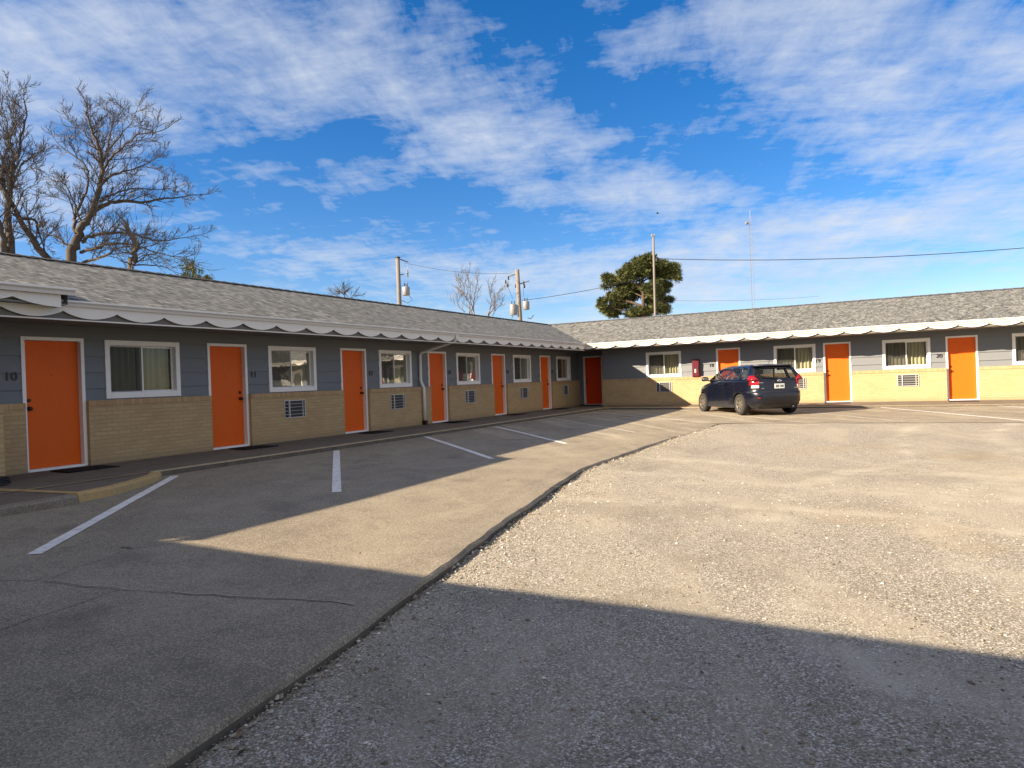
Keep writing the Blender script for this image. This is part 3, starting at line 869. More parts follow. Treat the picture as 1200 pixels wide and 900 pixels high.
def valance(name, cusp0, per, a0, a1, fn, ztop, zc, zb, seg=14, pw=.80):
    m = MB(); n = int((a1 - a0) / (per / seg)); L = []
    pts = []
    k0 = math.floor((a0 - cusp0) / per)
    a = a0; As = [a0]
    k = k0
    while True:
        stop = False
        for i in range(seg):
            q = cusp0 + (k + i / seg) * per
            if q <= a0 + 1e-4: continue
            if q >= a1: stop = True; break
            As.append(q)
        k += 1
        if stop: break
    As.append(a1)
    def zbot(a):
        f = ((a - cusp0) / per) % 1.0
        return zc - (zc - zb) * math.sin(PI * f) ** pw
    for a in As:
        for d in (0, .012):
            m.v.append(fn(a, d, ztop)); m.v.append(fn(a, d, zbot(a)))
    for i in range(len(As) - 1):
        p = i * 4; q = p + 4
        for f in ((p + 2, p + 3, q + 3, q + 2), (p, q, q + 1, p + 1), (p + 1, q + 1, q + 3, p + 3)): m.f.append(f); m.mi.append(0)
    e = (len(As) - 1) * 4
    m.f.append((0, 1, 3, 2)); m.f.append((e, e + 2, e + 3, e + 1)); m.mi += [0, 0]
    return m.build(name, M['valance'], MOTEL, fixn=True)
valance('scalloped_valance', -7.56, .7875, SY + .3, -OV - .02, lambda a, d, z: (OV + .022 + d, a, z), 2.462, 2.384, 2.283)
valance('scalloped_valance', 2.56, .798, OV + .02, 25.4, lambda a, d, z: (a, -OV - .022 - d, z), 2.42, 2.392, 2.302)

# raised entrance canopy over the left end of the wing
cy1 = -20.95
m = MB()
cx = 1.50
m.quad((cx, -27.3, 2.665), (cx, cy1, 2.665), (-.55, cy1, 3.17), (-.55, -27.3, 3.17)); m.poly([(cx, cy1, 2.665), (-.55, cy1, 3.17), (-.55, cy1, 3.10), (cx, cy1, 2.60)])
cr = m.build('canopy_roof', M['shingle'], MOTEL)
m = MB(); m.poly([(cx - .02, cy1 - .04, 2.62), (-.5, cy1 - .04, 3.10), (-.5, cy1 - .04, 2.9), (OV - .1, cy1 - .04, 2.45), (cx - .02, cy1 - .04, 2.45)])
m.box(OV + .05, cx - .03, -27.2, cy1 - .06, 2.44, 2.46)
m.build('cheek', M['soffit'], cr)
m = MB(); gutter_prof(m, ((cx, -27.3, 0), (cx, cy1 + .0, 0)), 2.575, 2.67, .125, (1, 0, 0)); m.build('gutter', M['metal_white'], MOTEL, fixn=True)
valance('scalloped_valance', -21.70, 1.15, -27.2, cy1 - .14, lambda a, d, z: (cx - .01 + d, a, z), 2.58, 2.505, 2.405)
m = MB(); m.box(OV + .05, cx + .0, cy1 - .152, cy1 - .14, 2.41, 2.60); m.build('valance_return', M['valance'], MOTEL)

# downspout
m = MB()
def flat_pipe(pts, w=.052): m.tube(pts, w, 4, True)
y0 = -10.66
m.tube([(OV + .065, y0, 2.46), (OV + .065, y0, 2.36), (OV - .02, y0, 2.30), (.12, y0 - .02, 2.05), (.065, y0 - .02, 1.97), (.060, y0 - .02, 1.30), (.075, y0 - .02, 1.20), (BR + .065, y0 - .02, 1.03), (BR + .062, y0 - .02, .95), (BR + .062, y0 - .02, .12)], .047, 10)
ds = m.build('downspout', M['metal_white'], MOTEL, smooth=True)
m = MB(); m.box(BR + .005, BR + .12, y0 - .075, y0 + .035, -.02, .12); m.build('drain_boot', M['bronze'], ds)

# doors ----------------------------------------------------------
def door_frame_local(w, vis_low=True):
    """frame in local axes: x along the wall, y out of the wall (towards the viewer), z up; opening 0..w"""
    f = MB(); t = .055; jd = -.16
    f.box(0, t, jd, .03, 0, DH); f.box(w - t, w, jd, .03, 0, DH); f.box(t, w - t, jd, .03, DH - t, DH)
    f.box(t, w - t, jd, .035, -.01, .035)
    # door stop
    f.box(t, t + .012, jd, -.075 - .05, .035, DH - t); f.box(w - t - .012, w - t, jd, -.075 - .05, .035, DH - t)
    return f
def make_door(w, mat, handle_side):
    root = MB(); t = .055
    root.box(t + .003, w - t - .003, -.115, -.072, .038, DH - t - .003)
    d = root.build('door', mat, None, bevel=.004)
    door_frame_local(w).build('door_frame', M['trim'], d, bevel=.004)
    hx = t + .075 if handle_side < 0 else w - t - .075
    h = MB()
    h.lathe([(.0, -.072), (.034, -.072), (.034, -.060), (.014, -.056), (.012, -.03), (.026, -.022), (.030, -.008), (.022, .004), (0, .006)], 16, (hx, 0, .98), 'y')
    h.build('handle', M['bronze'], d, smooth=True)
    k = MB(); k.lathe([(0, -.072), (.030, -.072), (.028, -.056), (.018, -.052), (0, -.052)], 16, (hx, 0, 1.11), 'y'); k.build('deadbolt', M['bronze'], d, smooth=True)
    v = MB(); v.lathe([(0, -.072), (.010, -.072), (.009, -.068), (0, -.068)], 10, (w / 2, 0, 1.5), 'y'); v.build('peephole', M['bronze'], d)
    return d
dl_left = make_door(LW_, M['orange'], -1)       # knob on the left
doors_L = []
def place_L(o, y): o.location = (0, y, 0); o.rotation_euler = (0, 0, R(90)); o.scale = (1, -1, 1)
# for the left wing: local x -> +Y, local y -> +X (mirror keeps both)
def put(o, side, a, z=0.0):
    o.parent = MOTEL
    if side == 'L': o.matrix_local = Matrix(((0, 1, 0, 0), (1, 0, 0, a), (0, 0, 1, z), (0, 0, 0, 1)))
    elif side == 'R': o.matrix_local = Matrix(((1, 0, 0, a), (0, -1, 0, 0), (0, 0, 1, z), (0, 0, 0, 1)))
    else: o.matrix_local = Matrix(((1, 0, 0, a), (0, -1, 0, RED[1]), (0, 0, 1, z), (0, 0, 0, 1)))
dl_right = make_door(LW_, M['orange'], 1)
dr = make_door(RW_, M['orange'], -1)
dred = make_door(RW_, M['red'], -1); dred['label'] = 'dark red door in the shaded inner corner'
put(dl_left, 'L', L_DOOR[0])
for i, y in enumerate(L_DOOR[1:]): put(dl_right if i == 0 else copy_tree(dl_right), 'L', y)
for i, x in enumerate(R_DOOR): put(dr if i == 0 else copy_tree(dr), 'R', x)
put(dred, 'N', RED[0])

# windows --------------------------------------------------------
def make_window(seed):
    rg = random.Random(seed)
    H = WZ1 - WZ0
    f = MB(); t = .085
    f.box(0, t, -.09, .034, 0, H); f.box(WW - t, WW, -.09, .034, 0, H); f.box(t, WW - t, -.09, .034, H - t, H); f.box(t, WW - t, -.09, .034, 0, t * 1.15)
    w = f.build('window', M['trim'], None, bevel=.006)
    s = MB(); a, b = t, WW - t; z0, z1 = t * 1.15, H - t; mid = (a + b) / 2
    e = .03
    for (x0, x1, yy) in ((a, mid + .02, -.045), (mid - .02, b, -.070)):
        s.box(x0, x0 + e, yy - .02, yy, z0, z1); s.box(x1 - e, x1, yy - .02, yy, z0, z1); s.box(x0 + e, x1 - e, yy - .02, yy, z1 - e, z1); s.box(x0 + e, x1 - e, yy - .02, yy, z0, z0 + e)
    s.box(a, b, -.03, .02, z0 - .012, z0 + .008)
    s.build('sash', M['trim'], w, bevel=.003)
    g = MB()
    g.quad((a + e, -.055, z0 + e), (mid - .01, -.055, z0 + e), (mid - .01, -.055, z1 - e), (a + e, -.055, z1 - e)); g.quad((mid + .01, -.080, z0 + e), (b - e, -.080, z0 + e), (b - e, -.080, z1 - e), (mid + .01, -.080, z1 - e))
    g.build('pane', M['glass'], w)
    sc = MB(); sc.quad((a + .012, -.040, z0 + .012), (mid - .01, -.040, z0 + .012), (mid - .01, -.040, z1 - .012), (a + .012, -.040, z1 - .012)); sc.build('insect_screen', M['screen'], w)
    for (x0, x1) in ((-.02, mid + rg.uniform(-.05, .02)), (mid + rg.uniform(-.04, .03), WW + .02)):
        c = MB(); n = 90
        ph = rg.uniform(0, 6); fr = rg.uniform(52, 60)
        for i in range(n + 1):
            x = x0 + (x1 - x0) * i / n
            dy = .028 * math.sin(x * fr + ph) + .012 * math.sin(x * fr * .43 + ph * 2)
            for z in (-.15, H / 2, H + .05): c.v.append((x, -.19 + dy * (1.1 if z < 0 else .9), z))
        for i in range(n):
            for k in range(2): c.f.append((i * 3 + k, i * 3 + k + 1, i * 3 + k + 4, i * 3 + k + 3)); c.mi.append(0)
        c.build('curtain', M['curtain'], w, smooth=True)
    return w
protos = [make_window(i) for i in (1, 2, 3)]
used = set()
def place_win(i, side, a):
    k = i % 3
    if k in used: w = copy_tree(protos[k])
    else: w = protos[k]; used.add(k)
    put(w, side, a, WZ0)
for i, y in enumerate(L_WIN): place_win(i, 'L', y)
for i, x in enumerate(R_WIN): place_win(i + 1, 'R', x)
# dark room behind every window: a plain inner lining
m = MB()
m.quad((-.62, -28, -.1), (-.62, 1, -.1), (-.62, 1, 2.3), (-.62, -28, 2.3)); m.quad((1.6, .62, -.1), (24, .62, -.1), (24, .62, 2.3), (1.6, .62, 2.3))
M['lining'] = mat_paint('room_lining', (.09, .085, .07), .9, .1)
m.build('room_lining', M['lining'], MOTEL)

# through-wall air conditioners
def make_ac():
    w, h = .62, .39
    b = MB(); b.box(0, w, -.05, BR + .002, 0, h); a = b.build('air_conditioner', M['dark'])
    f = MB(); t = .016; y0, y1 = BR - .01, BR + .022
    f.box(0, w, y0, y1, 0, t); f.box(0, w, y0, y1, h - t, h); f.box(0, t, y0, y1, t, h - t); f.box(w - t, w, y0, y1, t, h - t)
    f.box(w * .21, w * .25, y0, y1 + .012, t, h - t); f.box(w * .86, w * .885, y0, y1 + .004, t, h - t)
    s = f; s2 = MB()
    n = 5
    for i in range(1, n):
        z = h * i / n
        s.box(t, w * .20, BR + .004, BR + .016, z - .005, z + .005); s.box(w * .885, w - t, BR + .004, BR + .016, z - .005, z + .005)
        s2.box(w * .26, w * .86, BR + .004, BR + .018, z - .005, z + .005)
    f.build('grille_frame', M['grille'], a); s2.build('louvre_ribs', M['louver_light'], a)
    l = MB(); n = 16
    for i in range(n):
        z = t + (h - 2 * t) * i / n
        l.quad((w * .26, BR + .003, z), (w * .86, BR + .003, z), (w * .86, BR + .012, z + .014), (w * .26, BR + .012, z + .014))
    l.build('louvre', M['louver'], a)
    return a
ac = make_ac()
AL = [-15.80, -12.12, -8.42, -4.70, -1.02]; AR = [3.76, 8.60, 12.06, 15.68]
first = True
for side, lst in (('L', AL), ('R', AR)):
    for q in lst:
        o = ac if first else copy_tree(ac); first = False
        put(o, side, q, .505)

# room numbers
def number(txt, side, a, z, size=.17):
    cu = bpy.data.curves.new('room_number', 'FONT'); cu.body = txt; cu.size = size; cu.extrude = .006; cu.align_x = 'CENTER'
    o = bpy.data.objects.new('tmp', cu); COL.objects.link(o)
    bpy.context.view_layer.update()
    me = bpy.data.meshes.new_from_object(o.evaluated_get(bpy.context.evaluated_depsgraph_get()))
    bpy.data.objects.remove(o); bpy.data.curves.remove(cu)
    me.name = 'room_number'; me.materials.clear(); me.materials.append(M['black'])
    n = bpy.data.objects.new('room_number', me); COL.objects.link(n); n.parent = MOTEL
    if side == 'L': n.matrix_local = Matrix(((0, 0, 1, .026), (1, 0, 0, a), (0, 1, 0, z), (0, 0, 0, 1)))
    else: n.matrix_local = Matrix(((1, 0, 0, a), (0, 0, -1, -.026), (0, 1, 0, z), (0, 0, 0, 1)))
number('10', 'L', L_DOOR[0] - .15, 1.42, .19)
for k, y in enumerate(L_DOOR[1:]): number(str(11 + k), 'L', y + LW_ + .16, 1.42, .17)
for k, x in enumerate(R_DOOR): number(str(18 + k), 'R', x - .19, 1.42, .18)

# doormats
first = None
def mat_mesh():
    m = MB(); m.box(-.40, .40, -.25, .25, .001, .016)
    for i in range(9): m.box(-.36 + .08 * i, -.32 + .08 * i, -.21, .21, .016, .020)
    return m.build('doormat', M['rubber'], None, bevel=.004)
spots = [(('L', y + .5), 10 + i) for i, y in enumerate(L_DOOR)] + [(('R', x + .42), 18 + i) for i, x in enumerate(R_DOOR)] + [(('N', .68), 0)]
for (side, a), num in spots:
    o = first.copy() if first else mat_mesh()
    if first: COL.objects.link(o)
    first = first or o
    if side == 'L': o.location = (.52, a + .12, walk_z(.45) + .002); o.rotation_euler = (0, R(.9), R(90 + rnd(-2, 2)))
    elif side == 'R': o.location = (a, -.40, walk_z(.1) - .012); o.rotation_euler = (R(1.5), 0, R(rnd(-2, 2)))
    else: o.location = (a, RED[1] - .42, .004); o.rotation_euler = (0, 0, 0)
    lab = 'flat black rubber doormat on the walkway before orange door %d' % num if num else 'flat black doormat in the shaded corner before the red door'
    tag(o, lab, 'doormat', 'doormats along the motel walkway')

# fire-extinguisher cabinet
fe = tag(empty('extinguisher_cabinet', (5.34, -.02, 1.06)), 'narrow dark red fire extinguisher cabinet hung on the far wall', 'extinguisher cabinet')
m = MB(); m.box(-.135, .135, -.15, 0, 0, .68); m.build('cabinet_body', M['extred'], fe, bevel=.012)
m = MB(); m.box(-.115, .115, -.162, -.152, .03, .65); m.build('cabinet_door', M['extred'], fe, bevel=.006)
m = MB(); m.box(-.045, .020, -.168, -.164, .16, .30); m.build('door_glint', M['louver_light'], fe)  # pale plate drawn as the small highlight on the cabinet door
m = MB(); m.box(.085, .10, -.18, -.162, .30, .40); m.build('latch', M['chrome'], fe)

# brick planter at the left edge and the hose end beside it
pl = tag(empty('brick_planter', (.55, -23.0, 0)), 'low tan brick planter wall at the left edge beside door 10', 'planter')
m = MB(); m.box(-.45, .47, -2.2, 1.36, -.15, .945); m.build('planter_wall', M['brick'], pl)
m = MB(); m.box(-.45, .485, -2.2, 1.375, .947, 1.06); m.build('planter_cap', M['cap'], pl, bevel=.006)
hs = MB(); P = []
for i in range(60):
    a = i * .42; r = .16 - .0006 * i
    P.append((1.18 + r * math.cos(a) * .55, -21.82 + r * math.sin(a), -.0 + .012 + .0016 * i))
hs.tube(P, .012, 6); tag(hs.build('garden_hose', M['black'], smooth=True), 'coil of black hose on the ground against the brick planter', 'hose')

# rose lampshade standing in the window of room 13
lp = tag(empty('table_lamp', (-.14, -7.62, 1.05)), 'small rose shaded table lamp behind the window right of door 13', 'lamp')
m = MB(); m.lathe([(.13, .20), (.085, .44)], 20); m.lathe([(.126, .20), (.082, .44)], 20); m.build('lamp_shade', M['lamp_shade'], lp, smooth=True)
m = MB(); m.lathe([(0, 0), (.07, 0), (.06, .02), (.018, .05), (.03, .12), (.012, .18), (.010, .30), (0, .30)], 14); m.build('lamp_base', M['bronze'], lp, smooth=True)

# ------------------------------------------------------------------ the parked car
CAR_LV = [  # z, front x, rear x, half width
    (.20, 1.98, -1.98, .76), (.28, 2.10, -2.11, .835), (.40, 2.16, -2.175, .868), (.52, 2.17, -2.19, .880), (.64, 2.15, -2.185, .886), (.675, 2.13, -2.165, .887),
    (.70, 2.11, -2.115, .886), (.80, 2.04, -2.10, .884), (.90, 1.75, -2.09, .876), (.97, 1.30, -2.08, .866), (1.03, .95, -2.055, .850)]
def lv(z):
    for a, b in zip(CAR_LV, CAR_LV[1:]):
        if a[0] <= z <= b[0]:
            t = (z - a[0]) / (b[0] - a[0]); return [a[i] + (b[i] - a[i]) * t for i in range(4)]
    return list(CAR_LV[0] if z < CAR_LV[0][0] else CAR_LV[-1])
def contour(z, th, off=0.0):
    _, xf, xr, hw = lv(z)
    c, s = math.cos(th), math.sin(th)
    n = 3.4 if c > 0 else 5.0
    xm = (xf + xr) / 2; a = (xf - xr) / 2 + off
    x = xm + a * math.copysign(abs(c) ** (2 / n), c)
    y = (hw + off) * math.copysign(abs(s) ** (2 / n), s)
    # nose tapers in plan
    if x > 1.0: y *= 1 - .07 * ((x - 1.0) / 1.15) ** 2
    return Vector((x, y, z))
def build_car():
    car = tag(empty('parked_car'), 'dark navy compact hatchback parked nose-in before the far wing', 'car')
    N = 72
    ths = [2 * PI * (i + .5) / N for i in range(N)]
    m = MB()
    zs = [l[0] for l in CAR_LV]
    zs = sorted(set(zs + [.34, .46, .58, .75, .85, .935, 1.0]))
    for z in zs:
        for th in ths: m.v.append(contour(z, th))
    for j in range(len(zs) - 1):
        for i in range(N):
            i2 = (i + 1) % N
            m.f.append((j * N + i, j * N + i2, (j + 1) * N + i2, (j + 1) * N + i)); m.mi.append(0)
    m.f.append(tuple(range(N - 1, -1, -1))); m.f.append(tuple((len(zs) - 1) * N + i for i in range(N))); m.mi += [0, 0]
    body = m.build('body', [M['car'], M['plastic']], car, smooth=True, fixn=True)
    # wheel arches
    WX = (1.30, -1.30); TR = .315
    cut = MB()
    for x in WX:
        for s in (-1, 1):
            cut.lathe([(0, s * .60), (.362, s * .60), (.362, s * 1.1), (0, s * 1.1)], 36, (x, 0, TR + .005), 'y')
    cu = cut.build('cutter', [M['car'], M['plastic']], None, fixn=True)
    cu.data.polygons.foreach_set('material_index', [1] * len(cu.data.polygons))
    md = body.modifiers.new('arches', 'BOOLEAN'); md.object = cu; md.operation = 'DIFFERENCE'; md.solver = 'EXACT'
    bpy.context.view_layer.update()
    me = bpy.data.meshes.new_from_object(body.evaluated_get(bpy.context.evaluated_depsgraph_get()))
    body.modifiers.clear(); body.data = me; me.name = 'body'
    bpy.data.objects.remove(cu)
    # greenhouse rings: (z, xf, xr, hw)
    G = [(1.028, .98, -2.03, .838), (1.075, .905, -2.005, .826), (1.375, .33, -1.80, .695), (1.425, .20, -1.75, .66), (1.472, .02, -1.68, .575), (1.495, -.12, -1.60, .44), (1.503, -.3, -1.45, .24)]
    # fractions around one side, front centre -> rear centre ; kind of the strip that follows
    F = [('f', 0, 'ws'), ('f', .45, 'ws'), ('f', .86, 'pl'), ('c', .985, 'pl'), ('s', .945, 'g1'), ('s', .74, 'g1'), ('s', .565, 'pl'), ('s', .535, 'g2'), ('s', .40, 'g2'), ('s', .285, 'pl'), ('s', .235, 'g3'), ('s', .16, 'g3'),
         ('s', .105, 'pl'), ('s', .04, 'pl'), ('cr', .0, 'pl'), ('r', .80, 'rw'), ('r', .45, 'rw'), ('r', 0, 'rw')]
    def gp(lvl, k, sgn):
        z, xf, xr, hw = G[lvl]; kind, q, _ = F[k]
        if kind == 'f': return Vector((xf - .10 * q * q * (1 if lvl < 5 else .3), sgn * hw * q * .93, z))
        if kind == 'c': return Vector((xr + (xf - xr) * .955, sgn * hw * .955, z))
        if kind == 's':
            bow = 1 - .035 * ((q - .45) / .5) ** 2
            return Vector((xr + (xf - xr) * q, sgn * hw * bow, z))
        if kind == 'cr': return Vector((xr + .02, sgn * hw * .93, z))
        return Vector((xr - .0 + .03 * q * q - .015, sgn * hw * q, z))
    roofm = MB(); glass = {}
    K = len(F)
    for sgn in (1, -1):
        for l in range(len(G) - 1):
            for k in range(K - 1):
                q = (gp(l, k, sgn), gp(l, k + 1, sgn), gp(l + 1, k + 1, sgn), gp(l + 1, k, sgn))
                if sgn < 0: q = q[::-1]
                kd = F[k][2]
                if l == 1 and kd != 'pl':
                    key = kd if kd in ('ws', 'rw') else (kd, sgn)
                    glass.setdefault(key, MB()).quad(*q)
                else: roofm.quad(*q)
    top = [gp(len(G) - 1, k, 1) for k in range(K)] + [gp(len(G) - 1, k, -1) for k in range(K - 2, 0, -1)]
    roofm.poly(top)
    cab = roofm.build('cabin_frame', M['car'], car, smooth=True, fixn=True)
    md = cab.modifiers.new('t', 'SOLIDIFY'); md.thickness = .03; md.offset = -1
    nm = {'ws': 'windscreen', 'rw': 'rear_window'}
    for key, g in glass.items():
        g.build(nm.get(key, 'side_window'), M['carglass'], car)
    # black edging round the rear window
    rwf = MB()
    for sgn in (1, -1):
        for k in range(K - 4, K - 1):
            pass
    # spoiler over the hatch
    sp = MB()
    vs = []
    for y in (-.60, -.4, 0, .4, .60):
        b = .03 * (1 - (y / .6) ** 2)
        vs += [(-1.64, y, 1.486), (-1.855 - b, y, 1.456), (-1.84 - b, y, 1.43), (-1.72, y, 1.43)]
    fs = []
    for i in range(4):
        for k in range(4): fs.append((i * 4 + k, i * 4 + (k + 1) % 4, (i + 1) * 4 + (k + 1) % 4, (i + 1) * 4 + k))
    fs += [(3, 2, 1, 0), (16, 17, 18, 19)]
    sp.add(vs, fs); sp.build('spoiler', M['car'], car, smooth=False, fixn=True, bevel=.006)
    # wheels
    def wheel(x, s):
        w = empty('wheel'); w.parent = car; w.location = (x, s * .76, TR); 
        if s < 0: w.rotation_euler = (0, 0, PI)
        t = MB(); t.lathe([(.205, -.09), (.25, -.105), (.30, -.098), (.315, -.07), (.316, 0), (.315, .07), (.30, .098), (.25, .105), (.205, .09)], 40, (0, 0, 0), 'y'); t.build('tyre', M['tyre'], w, smooth=True)
        r = MB(); r.lathe([(.208, -.09), (.200, .06), (.212, .092), (.196, .095), (.186, .075), (.10, .062), (.06, .074), (.0, .080)], 40, (0, 0, 0), 'y')
        r.build('rim', M['rim'], w, smooth=True)
        h = MB()
        for k in range(7):     # dark slots of the wheel cover
            a = 2 * PI * k / 7; ca, sa = math.cos(a), math.sin(a)
            def P(rr, d, y): return (rr * ca - d * sa, y, rr * sa + d * ca)
            h.add([P(.105, -.016, .070), P(.175, -.034, .082), P(.175, .034, .082), P(.105, .016, .070)], [(0, 1, 2, 3)])
        h.build('cover_slots', M['plastic'], w)
        return w
    for x in WX:
        for s in (1, -1): wheel(x, s)
    # underside block, axle and exhaust so the gap under the car is closed
    u = MB(); u.box(-1.95, 1.9, -.60, .60, .19, .34); u.build('underbody', M['plastic'], car)
    e = MB(); e.tube([(-1.6, -.42, .25), (-2.14, -.42, .24)], .028, 12); e.build('exhaust', M['plastic'], car, smooth=True)
    # rear lamps, wrapped round the corners
    def patch(th0, th1, z0, z1, off, n=10, mz=6, skew=0, top=None):
        g = MB()
        for j in range(mz + 1):
            z = z0 + (z1 - z0) * j / mz
            for i in range(n + 1):
                f = i / n
                zz = z
                if top: zz = z0 + (top(f) - z0) * j / mz
                q = contour(min(zz, 1.03), th0 + (th1 - th0) * f, off)
                if zz > 1.03: q = Vector((q.x + (zz - 1.03) * .35, q.y * (1 - (zz - 1.03) * .45), zz))
                g.v.append(q)
        for j in range(mz):
            for i in range(n): g.f.append((j * (n + 1) + i, j * (n + 1) + i + 1, (j + 1) * (n + 1) + i + 1, (j + 1) * (n + 1) + i)); g.mi.append(0)
        return g
    for s in (1, -1):
        a0, a1 = PI - .37 * s, PI - .84 * s
        t = patch(a0, a1, .888, 1.032, .012)
        n0 = len(t.v); zs_ = [1.032, 1.075, 1.12, 1.165]
        for z in zs_:       # the lamp climbs the rear pillar
            f = (z - 1.028) / .347; xr = -2.03 + f * .23 - .016; hw = .838 - f * .143 + .012; q = (z - 1.032) / .133
            for k in range(7):
                u = k / 6
                if u < .5: p_ = (xr + .01, s * hw * (.66 + .20 * q + (.27 - .20 * q) * u * 2), z)
                else: p_ = (xr + .02 + (.20 * (1 - .45 * q)) * (u - .5) * 2, s * hw * (.93 + .06 * (u - .5) * 2), z)
                t.v.append(p_)
        for j in range(3):
            for k in range(6): t.f.append((n0 + j * 7 + k, n0 + j * 7 + k + 1, n0 + j * 7 + k + 8, n0 + j * 7 + k + 7)); t.mi.append(0)
        tl = t.build('tail_lamp', M['lens_red'], car, smooth=True); mdd = tl.modifiers.new('s', 'SOLIDIFY'); mdd.thickness = .02; mdd.offset = 0
        w = patch(a0, a1 + .12 * s, .80, .885, .012)
        ww = w.build('lower_lens', M['lens_white'], tl, smooth=True); mdd = ww.modifiers.new('s', 'SOLIDIFY'); mdd.thickness = .02; mdd.offset = 0
        rf = patch(PI - .50 * s, PI - .40 * s, .50, .53, .008, 6, 2); rf.build('bumper_reflector', M['lens_red'], car, smooth=True)
        hl = patch(.45 * s, .95 * s, .70, .86, .010); hl.build('headlamp', M['lens_white'], car, smooth=True)
    # bumper insert, black lower valance, hatch seam, bumper line
    v = patch(PI - .62, PI + .62, .21, .33, .006, 24, 3); v.build('bumper_valance', M['plastic'], car, smooth=True)
    sm = patch(PI - .95, PI + .95, .676, .694, .003, 30, 1); sm.build('bumper_seam', M['plastic'], car, smooth=True)
    sl = MB()
    for s in (1, -1):
        P = [contour(.26, PI / 2 * s) + Vector((q, .004 * s, 0)) for q in (-.85, .85)]
        sl.box(-.93, .93, s * .80 - .02, s * .80 + .045, .20, .30)
    sl.build('sill_trim', M['plastic'], car, bevel=.01)
    # door seams
    for s in (1, -1):
        for xx, zz0, zz1 in ((.88, .36, 1.02), (-.32, .36, 1.02), (-1.02, .70, 1.02)):
            g = MB()
            for j in range(9):
                z = zz0 + (zz1 - zz0) * j / 8; hw = lv(z)[3] + .0
                yv = hw * (1 - abs((xx - (lv(z)[1] + lv(z)[2]) / 2) / ((lv(z)[1] - lv(z)[2]) / 2)) ** (3.4 if xx > 0 else 5.0)) ** (1 / (3.4 if xx > 0 else 5.0))
                for d in (-.005, .005): g.v.append((xx + d, s * (yv + .003), z))
            for j in range(8): g.f.append((2 * j, 2 * j + 1, 2 * j + 3, 2 * j + 2)); g.mi.append(0)
            g.build('door_seam', M['plastic'], car)
        for xx in (-.16, -.93):
            h = MB(); h.box(xx - .09, xx + .09, s * .872 - .012, s * .872 + .026, .90, .93); h.build('door_handle', M['car'], car, bevel=.008)
        mr = MB(); mr.lathe([(0, -.10), (.055, -.10), (.075, -.05), (.078, .05), (.06, .10), (0, .11)], 14, (.80, s * .955, 1.10), 'y')
        mo = mr.build('mirror', M['car'], car, smooth=True)
        mg = MB(); mg.box(.715, .725, s * .955 - .07, s * .955 + .07, 1.055, 1.145); mg.build('mirror_glass', M['chrome'], mo)
        sb = MB(); sb.tube([(.84, s * .80, 1.04), (.81, s * .90, 1.07)], .022, 8); sb.build('mirror_stalk', M['plastic'], mo)
    # plate, emblem, lettering bars, wiper
    p = MB(); p.box(-2.122, -2.112, -.155, .155, .775, .925); pt = p.build('licence_plate', M['plate'], car, bevel=.004)
    c = MB()
    for k, (y, w) in enumerate(((.105, .026), (.07, .02), (.035, .026), (-.035, .026), (-.07, .022), (-.105, .026))): c.box(-2.1255, -2.1225, y - w / 2, y + w / 2, .815, .88)
    c.build('plate_marks', M['louver'], pt)
    h = MB(); h.box(-2.14, -2.09, -.22, .22, .945, .968); h.build('hatch_grip', M['plastic'], car, bevel=.006)
    em = MB()
    def ell(m, a, b, r, tilt=0):
        m.tube([(-2.112, a * math.cos(k * PI / 12), 1.0 + b * math.sin(k * PI / 12)) for k in range(25)], r, 6, False)
    ell(em, .062, .040, .007); ell(em, .022, .038, .006); ell(em, .050, .016, .005)
    em.build('emblem', M['chrome'], car, smooth=True)
    for (y0, y1, z0, z1, nmx) in ((.50, .66, .945, .965, 'badge'), (-.66, -.46, .775, .797, 'badge'), (.48, .56, .78, .80, 'badge')):
        b = MB(); k = 6
        for i in range(k):
            a = y0 + (y1 - y0) * i / k; b.box(-2.108, -2.100, a, a + (y1 - y0) / k * .65, z0, z1)
        b.build(nmx, M['chrome'], car)
    wp = MB(); wp.tube([(-2.04, .0, 1.07), (-2.035, .30, 1.10)], .010, 6); wp.tube([(-2.035, .05, 1.095), (-1.99, .48, 1.13)], .007, 6); wp.build('rear_wiper', M['plastic'], car)
    an = MB(); an.tube([(-1.50, .0, 1.49), (-1.74, .0, 1.72)], [.006, .003], 6); an.build('antenna', M['plastic'], car)
    # seats and dash
    for (x, y) in ((.05, .36), (.05, -.36)):
        s = MB(); s.box(x - .22, x + .28, y - .23, y + .23, .45, .62); s.add([(x - .24, y - .22, .6), (x - .10, y - .22, .6), (x - .30, y - .20, 1.14), (x - .40, y - .20, 1.14), (x - .24, y + .22, .6), (x - .10, y + .22, .6), (x - .30, y + .20, 1.14), (x - .40, y + .20, 1.14)], [(0, 1, 2, 3), (7, 6, 5, 4), (0, 4, 5, 1), (3, 2, 6, 7), (1, 5, 6, 2), (0, 3, 7, 4)])
        so_ = s.build('car_seat', M['seat'], car, bevel=.03)
        hd = MB(); hd.box(x - .41, x - .31, y - .12, y + .12, 1.19, 1.34); hd.tube([(x - .36, y, 1.12), (x - .36, y, 1.22)], .02, 6); hd.build('headrest', M['seat'], so_, bevel=.03)
    s = MB(); s.add([(-.95, -.62, .6), (-.80, -.62, .6), (-1.02, -.58, 1.10), (-1.12, -.58, 1.10), (-.95, .62, .6), (-.80, .62, .6), (-1.02, .58, 1.10), (-1.12, .58, 1.10)], [(0, 1, 2, 3), (7, 6, 5, 4), (0, 4, 5, 1), (3, 2, 6, 7), (1, 5, 6, 2), (0, 3, 7, 4)])
    s.build('rear_bench', M['seat'], car, bevel=.03)
    d = MB(); d.box(.55, .95, -.72, .72, .9, 1.055); d.build('dashboard', M['plastic'], car, bevel=.03)
